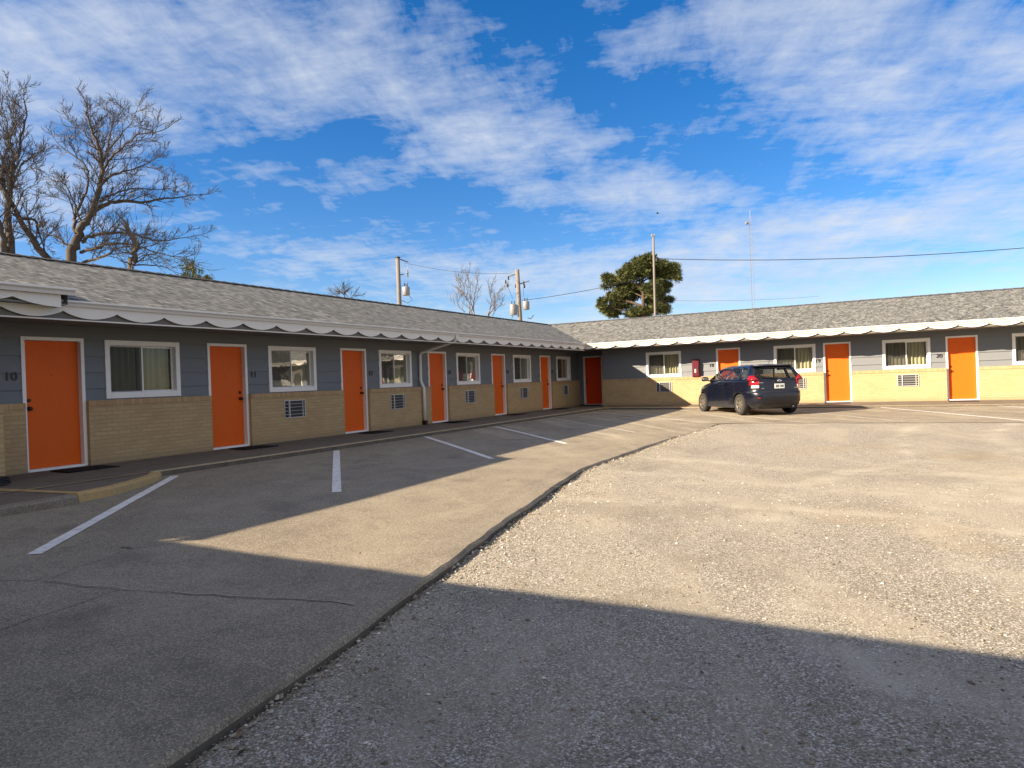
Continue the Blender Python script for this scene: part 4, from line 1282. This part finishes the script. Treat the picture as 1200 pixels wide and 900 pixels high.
    st = MB(); st.tube([(.46 + .06 * math.sin(k * PI / 12), .36 + .18 * math.cos(k * PI / 12), 1.02 + .17 * math.sin(k * PI / 12)) for k in range(25)], .014, 8, False); st.build('steering_wheel', M['plastic'], car, smooth=True)
    return car
CAR = build_car()
# rear-left and front-left tyres were measured at (7.90,-5.29) and (6.24,-3.09)
hd = Vector((-1.66, 2.20)).normalized()
ang = math.atan2(hd.y, hd.x)
left = Vector((-hd.y, hd.x))
midl = Vector(((7.90 + 6.24) / 2, (-5.29 - 3.09) / 2))
cc = midl - left * .80
zc = (lot(7.9, -5.29) + lot(6.24, -3.09)) / 2
CAR.location = (cc.x, cc.y, zc + .004); CAR.rotation_euler = (0, 0, ang)

# ------------------------------------------------------------------ trees
def branch_poly(m, pts, r0, r1, n=6):
    k = len(pts)
    m.tube(pts, [r0 + (r1 - r0) * (i / (k - 1)) for i in range(k)], n, False)
def smooth_path(P, sub=4):
    P = [Vector(p) for p in P]; out = []
    for i in range(len(P) - 1):
        p0 = P[max(i - 1, 0)]; p1 = P[i]; p2 = P[i + 1]; p3 = P[min(i + 2, len(P) - 1)]
        for k in range(sub):
            t = k / sub
            out.append(.5 * ((2 * p1) + (p2 - p0) * t + (2 * p0 - 5 * p1 + 4 * p2 - p3) * t * t + (3 * p1 - p0 - 3 * p2 + p3) * t ** 3))
    out.append(P[-1]); return out
def twig(rg, mt, m, p, d, L, r, lvl, up=.25, rmin=.006):
    n = 4 if lvl > 0 else 3
    pts = [p.copy()]; q = p.copy(); dd = d.copy()
    for i in range(n):
        dd = (dd + Vector((rg.gauss(0, .16), rg.gauss(0, .16), rg.gauss(0, .12) + up * .22))).normalized()
        q = q + dd * (L / n); pts.append(q.copy())
    tgt = m if lvl >= 2 else mt
    branch_poly(tgt, pts, r, max(rmin * .8, r * .35), 5 if lvl >= 2 else 3)
    if lvl <= 0: return
    cnt = {3: 7, 2: 6, 1: 5}[lvl]
    for k in range(cnt):
        t = .22 + .78 * (k + rg.random()) / cnt
        i = min(int(t * n), n - 1); f = t * n - i
        b = pts[i].lerp(pts[i + 1], f)
        ax = (pts[i + 1] - pts[i]).normalized()
        side = ax.cross(Vector((rg.gauss(0, 1), rg.gauss(0, 1), rg.gauss(0, 1)))).normalized()
        nd = (ax * rg.uniform(.65, 1.0) + side * rg.uniform(.45, .85) + Vector((0, 0, up * .4))).normalized()
        twig(rg, mt, m, b, nd, L * rg.uniform(.42, .66) * (1 - .25 * t), max(rmin, r * .5), lvl - 1, up, rmin)
def bare_tree(name, label, seed, D, limbs, base_px, base_r, cat='tree', lvl=3, dens=1.0, up=.25, group=None, rmin=.007, mat='bark', twmat='twig_dark', tlen=1.0):
    rg = random.Random(seed)
    base = at(base_px[0], base_px[1], D); g = Vector((base.x, base.y, -.42))
    root = tag(empty(name, g), label, cat, group or 'leafless trees behind the motel')
    view = Vector((base.x - CX, base.y - CY, 0)).normalized()
    tm = MB(); tw = MB()
    for (pp, r0, r1, spread) in limbs:
        P = []
        dep = 0; dz = rg.uniform(-1, 1) * spread
        for i, (x, y) in enumerate(pp):
            dep = dz * (i / max(1, len(pp) - 1))
            q = at(x, y, D)
            s = 1 + dep / D
            q = Vector((CX, CY, CZ)) + (q - Vector((CX, CY, CZ))) * s
            P.append(q)
        if spread == 0 and pp[0] == tuple(base_px):
            P = [Vector((P[0].x + rg.uniform(-.2, .2), P[0].y, -.5))] + P
            r0b = r0 * 1.25
        S_ = smooth_path(P, 4)
        S_ = [q + Vector((rg.gauss(0, .03), rg.gauss(0, .03), rg.gauss(0, .02))) for q in S_]
        branch_poly(tm, S_, r0 * .66, r1 * .7, 9)
        Lt = sum((S_[i + 1] - S_[i]).length for i in range(len(S_) - 1))
        cnt = int(Lt * 2.6 * dens) + 3
        for k in range(cnt):
            t = .12 + .88 * (k + rg.random()) / cnt
            if spread == 0 and t < .45: continue
            i = min(int(t * (len(S_) - 1)), len(S_) - 2)
            b = S_[i]; ax = (S_[i + 1] - S_[i]).normalized()
            side = ax.cross(Vector((rg.gauss(0, 1), rg.gauss(0, 1), rg.gauss(0, 1)))).normalized()
            nd = (ax * rg.uniform(.5, 1.0) + side * rg.uniform(.5, 1.0) + Vector((0, 0, up * .5))).normalized()
            rr = (r0 + (r1 - r0) * t)
            twig(rg, tw, tm, b, nd, rg.uniform(.8, 1.9) * (1.15 - .5 * t) * tlen, max(rmin * 1.6, min(.030, rr * .30)), lvl - 1, up, rmin)
        twig(rg, tw, tm, S_[-1], (S_[-1] - S_[-2]).normalized(), 1.1 * tlen, max(rmin * 1.5, r1), lvl - 1, up, rmin)
    inv = Vector(g)
    for b in (tm, tw): b.v = [tuple(Vector(q) - inv) for q in b.v]
    tm.build('trunk', M[mat], root, smooth=True)
    tw.build('crown', M[twmat], root)
    return root
# broad bare tree behind the left wing
bare_tree('bare_tree', 'broad leafless tree with long drooping right-hand limbs, behind the left roof', 11, 34, [
    ([(84, 311), (88, 290), (93, 270), (103, 256), (114, 228), (119, 200), (115, 172), (104, 145), (101, 124)], .34, .03, 0),
    ([(118, 206), (128, 188), (144, 172), (163, 159), (186, 154)], .10, .02, 2.5),
    ([(105, 254), (120, 241), (139, 236), (165, 237), (187, 234), (211, 231), (233, 228)], .16, .02, 2.0),
    ([(96, 284), (107, 276), (133, 273), (160, 276), (187, 282), (226, 276)], .13, .018, 2.5),
    ([(92, 296), (112, 291), (130, 286), (155, 287), (182, 296), (215, 302)], .11, .016, 3),
    ([(96, 308), (120, 300), (138, 291), (150, 289)], .10, .02, 2.5),
    ([(89, 274), (87, 262), (88, 252), (98, 232), (103, 205), (96, 190), (80, 178), (66, 166)], .12, .018, 2.5),
    ([(114, 222), (130, 206), (150, 200), (172, 192), (182, 185)], .08, .016, 2.5),
    ([(119, 196), (126, 172), (130, 150), (127, 128)], .07, .015, 2.5),
    ([(116, 180), (108, 165), (94, 150), (84, 140)], .06, .014, 2.5),
    ([(98, 265), (88, 240), (80, 222), (70, 210)], .07, .014, 2.5),
    ([(88, 294), (76, 284), (62, 276), (44, 272)], .11, .016, 2.0),
    ([(116, 236), (136, 226), (160, 221), (190, 222), (212, 218)], .07, .014, 2.5),
    ([(120, 190), (140, 160), (155, 142), (158, 132)], .05, .012, 2.5),
], (84, 311), .34, dens=1.15, tlen=.76)
bare_tree('bare_tree', 'leafless many-stemmed tree cut by the left edge, behind the roof', 23, 33, [
    ([(14, 300), (11, 271), (9, 240), (14, 215), (18, 190), (26, 160), (30, 128)], .26, .03, 0),
    ([(57, 305), (40, 284), (21, 252), (4, 217), (-6, 195)], .22, .05, 1.5),
    ([(4, 300), (2, 280), (-4, 250), (-12, 220)], .22, .05, 1.0),
    ([(9, 240), (4, 215), (6, 188), (10, 160), (4, 130)], .11, .02, 2),
    ([(16, 210), (28, 190), (40, 180), (50, 176)], .06, .015, 2),
    ([(11, 260), (22, 238), (30, 222), (46, 214)], .05, .014, 2),
    ([(24, 256), (36, 256), (46, 270), (52, 290)], .10, .03, 1.5),
    ([(18, 200), (14, 170), (18, 140), (16, 118)], .06, .014, 2),
    ([(4, 218), (-10, 190), (-8, 150), (-4, 125)], .08, .016, 2),
], (14, 300), .26, dens=1.2, tlen=.76)
bare_tree('dead_snag', 'broken-topped bare trunk with thin low shoots, just right of the broad bare tree', 5, 31, [
    ([(154, 319), (156, 306), (158, 297), (160, 288)], .17, .13, 0),
    ([(156, 312), (170, 300), (190, 298), (214, 306)], .05, .012, 1.5),
    ([(157, 310), (176, 310), (196, 314), (206, 320)], .05, .012, 1.5),
    ([(156, 314), (140, 304), (126, 300)], .04, .012, 1.5),
], (154, 319), .2, dens=.8, lvl=2)
bare_tree('bare_tree', 'thin pale leafless tree with upright twigs, between the two transformer poles', 31, 55, [
    ([(551, 369), (548, 352), (541, 341), (538, 325)], .10, .015, 0),
    ([(553, 369), (552, 350), (550, 335), (549, 320)], .09, .015, .8),
    ([(556, 369), (555, 352), (558, 338), (560, 328)], .07, .014, .8),
    ([(545, 366), (537, 358), (536, 350)], .05, .014, .8),
    ([(571, 371), (575, 358), (575, 345), (576, 335)], .09, .015, .8),
    ([(573, 371), (579, 358), (581, 346), (587, 340)], .07, .015, .8),
    ([(576, 370), (582, 362), (588, 356)], .05, .014, .8),
], (551, 369), .1, dens=1.0, lvl=2, up=.6, rmin=.012, mat='twig', twmat='twig', tlen=.8)
bare_tree('bare_tree', 'tips of a low leafless tree just showing over the ridge left of the first pole', 37, 48, [
    ([(404, 352), (403, 346), (402, 341)], .06, .015, 0),
    ([(408, 353), (412, 348), (418, 346)], .05, .012, .8),
    ([(402, 352), (396, 347), (392, 345)], .05, .012, .8),
], (404, 352), .08, dens=1.2, lvl=2, up=.3, rmin=.012, tlen=.55)

def needle_clump(rg, V, F, c, rx, ry, rz, n, L):
    for _ in range(n):
        while True:
            d = Vector((rg.uniform(-1, 1), rg.uniform(-1, 1), rg.uniform(-1, 1)))
            if .25 < d.length < 1: break
        p = Vector((c.x + d.x * rx, c.y + d.y * ry, c.z + d.z * rz))
        # a tuft: a few long thin faces fanning outwards and up
        out = (Vector((d.x, d.y, d.z * .6 + .45)) + Vector((rg.gauss(0, .4), rg.gauss(0, .4), rg.gauss(0, .4)))).normalized()
        for k in range(3):
            t = (out + Vector((rg.gauss(0, .45), rg.gauss(0, .45), rg.gauss(0, .45)))).normalized()
            s = t.orthogonal().normalized() * (L * .10); l = L * rg.uniform(.7, 1.5)
            i = len(V); V += [p - s, p + s, p + t * l + s * .5, p + t * l - s * .5]; F.append((i, i + 1, i + 2, i + 3))
def pine(name, label, seed, D, base_px, top_px, clumps, r0, pxm, n, L, mat):
    rg = random.Random(seed); base = at(*base_px, D); top = at(*top_px, D); g = Vector((base.x, base.y, -.42))
    root = tag(empty(name, g), label, 'tree', 'evergreens behind the motel')
    tm = MB(); P = [Vector((base.x, base.y, -.5)), base, base.lerp(top, .5) + Vector((.1, 0, 0)), top]
    branch_poly(tm, smooth_path(P, 4), r0, r0 * .35, 10)
    V = []; F = []
    view = Vector((base.x - CX, base.y - CY, 0)).normalized(); lat = Vector((view.y, -view.x, 0))
    for (x, y, rx, ry) in clumps:
        dep = rg.uniform(-1, 1) * 1.6
        c = at(x, y, D); c = Vector((CX, CY, CZ)) + (c - Vector((CX, CY, CZ))) * (1 + dep / D)
        ax, az = rx / pxm, ry / pxm
        st = Vector((base.x, base.y, max(base.z - 1, c.z - abs(x - base_px[0]) / pxm * .35)))
        branch_poly(tm, smooth_path([st, st.lerp(c, .5) + Vector((0, 0, .12)), c], 4), .085 * r0 / .25, .02, 6)
        for k in range(5):
            e = c + lat * rg.uniform(-1, 1) * ax * .7 + view * rg.uniform(-.8, .8) + Vector((0, 0, rg.uniform(-.4, .5) * az))
            branch_poly(tm, [st.lerp(c, .6), (st.lerp(c, .6) + e) / 2 + Vector((0, 0, .08)), e], .03 * r0 / .25, .01, 4)
        # several sub clumps give the uneven pad outline
        sub = max(5, int(ax * az * 15))
        for k in range(sub):
            o = c + lat * rg.uniform(-1, 1) * ax * .72 + view * rg.uniform(-1, 1) * ax * .6 + Vector((0, 0, rg.uniform(-.85, .85) * az))
            q = rg.uniform(.30, .52) * max(.4, min(ax, 1.0))
            needle_clump(rg, V, F, o, q * 1.25, q * 1.25, q * .62, int(n * q), L)
    tm.v = [tuple(Vector(q) - g) for q in tm.v]
    tm.build('trunk', M['bark_pine'], root, smooth=True)
    f = MB(); f.v = [tuple(q - g) for q in V]; f.f = F; f.mi = [0] * len(F)
    f.build('crown', M[mat], root)
    return root
Z = lambda x, y, rx, ry: (690 + x / 7.5, 260 + y / 7.5, rx / 7.5, ry / 7.5)
pine('pine_tree', 'dark green pine with layered crown rising behind the far roof', 41, 60, (754, 378), (751, 308), [
    Z(480, 385, 130, 50), Z(700, 400, 100, 55), Z(640, 370, 70, 50), Z(230, 520, 95, 50), Z(430, 460, 130, 60), Z(600, 480, 110, 55), Z(735, 480, 70, 40), Z(140, 740, 65, 65), Z(210, 790, 110, 50),
    Z(450, 810, 140, 40), Z(650, 580, 90, 45), Z(690, 690, 75, 28), Z(670, 760, 95, 38), Z(350, 540, 110, 50), Z(560, 420, 100, 60), Z(300, 610, 80, 40), Z(380, 410, 70, 50), Z(180, 660, 50, 35), Z(540, 560, 90, 45), Z(440, 620, 90, 45), Z(330, 720, 80, 40), Z(560, 690, 70, 40), Z(260, 690, 80, 45), Z(520, 330, 80, 40), Z(330, 470, 80, 50), Z(600, 620, 80, 40), Z(560, 780, 90, 35)],
     .24, 13.0, 300, .25, 'needle')
pine('pine_sapling', 'top of a small light green pine beside the bare branches', 43, 42, (226, 332), (225, 306), [(224, 309, 4, 4), (221, 316, 6, 4), (229, 317, 6, 4), (226, 323, 8, 5), (216, 324, 6, 3), (233, 326, 6, 3)], .08, 19.0, 70, .15, 'needle2')
pine('pine_sapling', 'tiny dark evergreen tip poking above the ridge right of the small pine', 47, 42, (242, 334), (243, 324), [(241, 328, 3, 3), (244, 327, 2, 3)], .05, 19.0, 60, .13, 'needle')

# ------------------------------------------------------------------ poles, wires, mast
def pole_at(px_top, px_base, D):
    t = at(*px_top, D); b = at(*px_base, D); return t, Vector((b.x, b.y, -.42))
def upole(name, label, px_top, px_base, D, r):
    t, b = pole_at(px_top, px_base, D); root = tag(empty(name, b), label, 'utility pole', 'utility poles behind the motel')
    m = MB(); h = t.z - b.z; tx, ty = t.x - b.x, t.y - b.y
    m.tube([(tx * q, ty * q, h * q) for q in (0, .25, .5, .75, 1)], [r * 1.25, r * 1.18, r * 1.1, r * 1.05, r], 12); m.build('pole_shaft', M['wood_pole'], root, smooth=True)
    return root, Vector((tx, ty, h))
LAT = Vector((rv.x, rv.y, 0)).normalized()
def transformer(root, c, r, h):
    m = MB(); m.lathe([(0, 0), (r * .9, 0), (r, .03), (r, h - .04), (r * .95, h), (r * .5, h + .06), (0, h + .08)], 18, c); t = m.build('transformer', M['galv'], root, smooth=True)
    k = MB(); c = Vector(c)
    for s in (-.35, .35): k.lathe([(0, 0), (.05, 0), (.03, .06), (.05, .10), (.03, .16), (.045, .20), (.02, .28), (0, .28)], 10, (c.x + LAT.x * r * s, c.y + LAT.y * r * s, c.z + h + .03))
    k.build('bushing', M['black'], t, smooth=True)
    return t
# pole 1: single transformer on the right
p1, e1 = upole('utility_pole', 'pale wooden utility pole with one grey transformer drum, left of the thin tree', (466, 302), (469, 362), 50, .145)
m = MB(); a = e1 + Vector((0, 0, -.05)); m.tube([a, a + LAT * .75 + Vector((0, 0, -.30))], .035, 6); m.tube([a + Vector((0, 0, .02)), a + Vector((0, 0, .10))], .19, 10); m.build('top_bracket', M['black'], p1)
m = MB(); b = e1 + LAT * .12 + Vector((0, 0, -1.25)); m.tube([b, b + LAT * .28 + Vector((0, 0, .05))], .03, 6); m.lathe([(0, -.2), (.06, -.2), (.05, 0), (.07, .05), (.04, .25), (0, .3)], 10, b + LAT * .55 + Vector((0, 0, .05))); m.lathe([(0, -.15), (.04, -.15), (.05, .1), (.02, .2), (0, .2)], 8, b + LAT * .32 + Vector((0, 0, -.8))); m.build('cutout_fuse', M['black'], p1)
transformer(p1, tuple(e1 + LAT * .52 + Vector((0, 0, -2.75))), .27, .60)
m = MB(); m.tube([e1 + LAT * .75 + Vector((0, 0, -.36)), e1 + LAT * .66 + Vector((0, 0, -1.0)), e1 + LAT * .55 + Vector((0, 0, -2.1))], .012, 4); m.tube([e1 + LAT * .7 + Vector((0, 0, -2.7)), e1 + LAT * .95 + Vector((0, 0, -3.1)), e1 + LAT * .6 + Vector((0, 0, -3.3)), e1 + LAT * .2 + Vector((0, 0, -3.1))], .018, 5); m.build('drop_lead', M['black'], p1)
# pole 2: two transformers
p2, e2 = upole('utility_pole', 'weathered utility pole carrying two transformers, right of the thin tree', (606, 316), (612, 380), 55, .17)
m = MB(); a = e2 + Vector((0, 0, -.30)); m.tube([a, a - LAT * .70 + Vector((0, 0, -.22))], .05, 6); m.tube([a + LAT * .05 + Vector((0, 0, -.9)), a + LAT * .95 + Vector((0, 0, -.62))], .05, 6); m.build('crossarm', M['wood_pole'], p2)
m = MB()
for q in (-LAT * .95 + Vector((0, 0, -.95)), -LAT * .8 + Vector((0, 0, -1.25)), -LAT * .72 + Vector((0, 0, -.65)), LAT * .5 + Vector((0, 0, -1.1)), LAT * .55 + Vector((0, 0, -1.35)), -LAT * .15 + Vector((0, 0, -1.3))): m.lathe([(0, -.14), (.07, -.14), (.05, 0), (.08, .04), (.03, .16), (0, .16)], 8, e2 + q)
m.tube([e2 - LAT * .7 + Vector((0, 0, -.5)), e2 - LAT * .85 + Vector((0, 0, -1.2)), e2 - LAT * .4 + Vector((0, 0, -2.4))], .012, 4); m.tube([e2 + LAT * .5 + Vector((0, 0, -1.0)), e2 + LAT * .42 + Vector((0, 0, -2.2))], .012, 4)
m.build('insulator', M['black'], p2, smooth=True)
transformer(p2, tuple(e2 - LAT * .42 + Vector((0, 0, -3.65))), .30, .85)
transformer(p2, tuple(e2 + LAT * .62 + Vector((0, 0, -3.25))), .27, .65)
m = MB(); m.tube([e2 - LAT * .5 + Vector((0, 0, -3.7)), e2 - LAT * .6 + Vector((0, 0, -4.0)), e2 - LAT * .1 + Vector((0, 0, -4.1))], .04, 6); m.tube([e2 + LAT * .7 + Vector((0, 0, -3.9)), e2 + LAT * .95 + Vector((0, 0, -4.0)), e2 + LAT * 1.2 + Vector((0, 0, -3.7))], .03, 6); m.build('drop_lead', M['black'], p2)
# pole 3: slim pole before the pine
p3, e3 = upole('utility_pole', 'slim tall pole with a small lamp head, standing before the pine', (765.5, 276), (767, 372), 56, .085)
m = MB(); m.lathe([(0, -.1), (.09, -.1), (.10, .04), (.05, .12), (0, .12)], 10, e3 + LAT * -.08); m.box(e3.x - .05, e3.x + .16, e3.y - .06, e3.y + .06, e3.z - .02, e3.z + .07); m.build('lamp_head', M['louver_mast'], p3)
m = MB(); m.lathe([(0, -.16), (.16, -.16), (.18, .1), (.08, .2), (0, .2)], 10, e3 + LAT * .22 + Vector((0, 0, -1.95))); m.build('junction_box', M['black'], p3)
# lattice radio mast far away
t, b = pole_at((880, 256), (883, 372), 150)
mast = tag(empty('radio_mast', b), 'thin grey lattice radio mast far behind the far roof', 'mast')
m = MB(); h = t.z - b.z; w = .34; n = 30
off = [(w * math.cos(k * 2.094), w * math.sin(k * 2.094)) for k in range(3)]
for (ox, oy) in off: m.tube([(ox, oy, 0), (ox, oy, h)], .028, 5)
for i in range(n):
    for k in range(3):
        (ax, ay), (bx, by) = off[k], off[(k + 1) % 3]; z0, z1 = h * i / n, h * (i + 1) / n
        m.tube([(ax, ay, z0), (bx, by, z1)], .015, 4, False)
m.build('lattice', M['louver_mast'], mast)
m = MB(); m.lathe([(0, -.9), (.2, -.6), (.32, -.1), (.32, .1), (0, .12)], 14, (off[0][0] - 1.0, off[0][1], h - .9), 'y'); m.tube([(0, 0, h), (0, 0, h + 1.6)], .04, 5); m.tube([(0, 0, h - 1.0), (-.9, 0, h - .9)], .05, 5); m.build('antenna_dish', M['dish'], mast)
def wire(label, a, b, sag, r=.02):
    a = Vector(a); b = Vector(b); m = MB(); P = []
    for i in range(25):
        t = i / 24; P.append(a.lerp(b, t) - Vector((0, 0, 4 * sag * t * (1 - t))))
    m.tube(P, r, 5); o = m.build('power_line', M['black']); return tag(o, label, 'power line', 'overhead cables')
wire('dark cable running right from the slim pole across the sky', at(768.5, 303, 56), at(1420, 268, 60), .75, .026)
wire('cable running left from the pine down to the two-transformer pole', at(768, 322, 56), at(612, 352, 55), .2, .020)
wire('thin cable between the two transformer poles', at(474, 308, 50), at(600, 320, 55), .3, .011)
wire('thin low cable right of the pine to the lattice mast', at(768, 352, 56), at(960, 347, 75), .2, .010)
# a bird high over the slim pole
bd = MB(); c = at(770.5, 250, 70)
bd.lathe([(0, -.16), (.05, -.08), (.06, .02), (.03, .12), (0, .18)], 8, (0, 0, 0), 'x')
bd.add([(-.05, 0, .03), (.08, 0, .03), (.02, .34, .12), (-.06, .30, .12)], [(0, 1, 2, 3)]); bd.add([(-.05, 0, .03), (.08, 0, .03), (.02, -.34, .10), (-.06, -.30, .10)], [(3, 2, 1, 0)]); bd.add([(-.14, 0, .0), (-.30, .07, .0), (-.30, -.07, .0)], [(0, 1, 2)])
b_ = bd.build('bird', M['black']); b_.location = c; b_.rotation_euler = (.3, 0, .4); tag(b_, 'tiny dark bird flying in the blue above the slim pole', 'bird')

# ------------------------------------------------------------------ loose stones on the gravel
def stones():
    rs = np.random.RandomState(4); V = []; F = []
    base = np.array([(1, 0, 0), (-1, 0, 0), (0, 1, 0), (0, -1, 0), (0, 0, 1), (0, 0, -1)], float)
    faces = [(0, 2, 4), (2, 1, 4), (1, 3, 4), (3, 0, 4), (2, 0, 5), (1, 2, 5), (3, 1, 5), (0, 3, 5)]
    k = 0
    P = []
    while len(P) < 36000:
        if rs.rand() < .62:
            r = rs.rand() ** .8 * 9 + .9; a = rs.uniform(-1.15, 1.15) + yaw
            x = CX + r * math.sin(a); y = CY + r * math.cos(a)
        else:
            y = rs.uniform(-26, -9); x = edge_x(y) + abs(rs.normal(0, .35)) + .04
        if y > FAR - .3 or x < edge_x(y) + .03: continue
        P.append((x, y))
    nc = len(P)
    for _ in range(240):
        y = rs.uniform(-26, -8.5); P.append((edge_x(y) + .035 + abs(rs.normal(0, .07)), y))
    V = np.zeros((len(P) * 6, 3)); F = np.zeros((len(P) * 8, 3), int)
    for i, (x, y) in enumerate(P):
        s = .0024 + rs.gamma(1.3, .0021); s = min(s, .014)
        if i >= nc: s = rs.uniform(.008, .024)
        d = base * rs.uniform(.6, 1.3, (6, 1)) * np.array([s * rs.uniform(.8, 1.5), s, s * rs.uniform(.45, .8)])
        a = rs.uniform(0, 6.28); ca, sa = math.cos(a), math.sin(a)
        d = np.stack([d[:, 0] * ca - d[:, 1] * sa, d[:, 0] * sa + d[:, 1] * ca, d[:, 2]], 1)
        V[i * 6:i * 6 + 6] = d + np.array([x, y, grav(x, y) + s * .25])
        F[i * 8:i * 8 + 8] = np.array(faces) + i * 6
    me = bpy.data.meshes.new('loose_gravel'); me.from_pydata(V.tolist(), [], F.tolist())
    t = NT('limestone_chips'); g = t.node('ShaderNodeNewGeometry')
    c = t.ramp(g.outputs['Random Per Island'], [(0, (.13, .11, .085)), (.35, (.25, .215, .16)), (.70, (.36, .33, .27)), (.90, (.46, .43, .37)), (1, (.64, .62, .57))])
    me.materials.append(t.fin(c, .9, spec=.2))
    o = bpy.data.objects.new('loose_gravel', me); COL.objects.link(o); tag(o, kind='stuff')
stones()

# dry leaves and crumbs of broken concrete blown along the edge of the slab
def litter():
    rg = random.Random(9); m = MB(); c = MB()
    for i in range(90):
        y = rg.uniform(-25.5, -9); x = edge_x(y) + abs(rg.gauss(0, .22)) + .05
        if rg.random() < .25: x = rg.uniform(2.2, 14); y = rg.uniform(-24.5, -5)
        z = (grav(x, y) + .006) if x > edge_x(y) and y < FAR else slab_z(x, y) + .004
        a = rg.uniform(0, 6.3); L = rg.uniform(.012, .026); w = L * .45
        d = Vector((math.cos(a), math.sin(a), 0)) * L; n = Vector((-math.sin(a), math.cos(a), 0)) * w; p = Vector((x, y, z))
        m.add([p - d, p + n + Vector((0, 0, .008)), p + d + Vector((0, 0, .012)), p - n + Vector((0, 0, .004))], [(0, 1, 2), (0, 2, 3)])
    t = NT('dry_leaf'); g = t.node('ShaderNodeNewGeometry')
    lm = t.fin(t.ramp(g.outputs['Random Per Island'], [(0, (.05, .035, .02)), (.6, (.14, .085, .04)), (1, (.22, .15, .07))]), .8, spec=.2)
    tag(m.build('dry_leaves', lm), kind='stuff')
litter()

# ------------------------------------------------------------------ render settings
S.view_settings.view_transform = 'Standard'; S.view_settings.look = 'None'; S.view_settings.gamma = 1; S.view_settings.use_curve_mapping = False
S.view_settings.exposure = 1.66
S.render.engine = 'CYCLES'
S.cycles.use_denoising = True
S.cycles.max_bounces = 8; S.cycles.transparent_max_bounces = 12
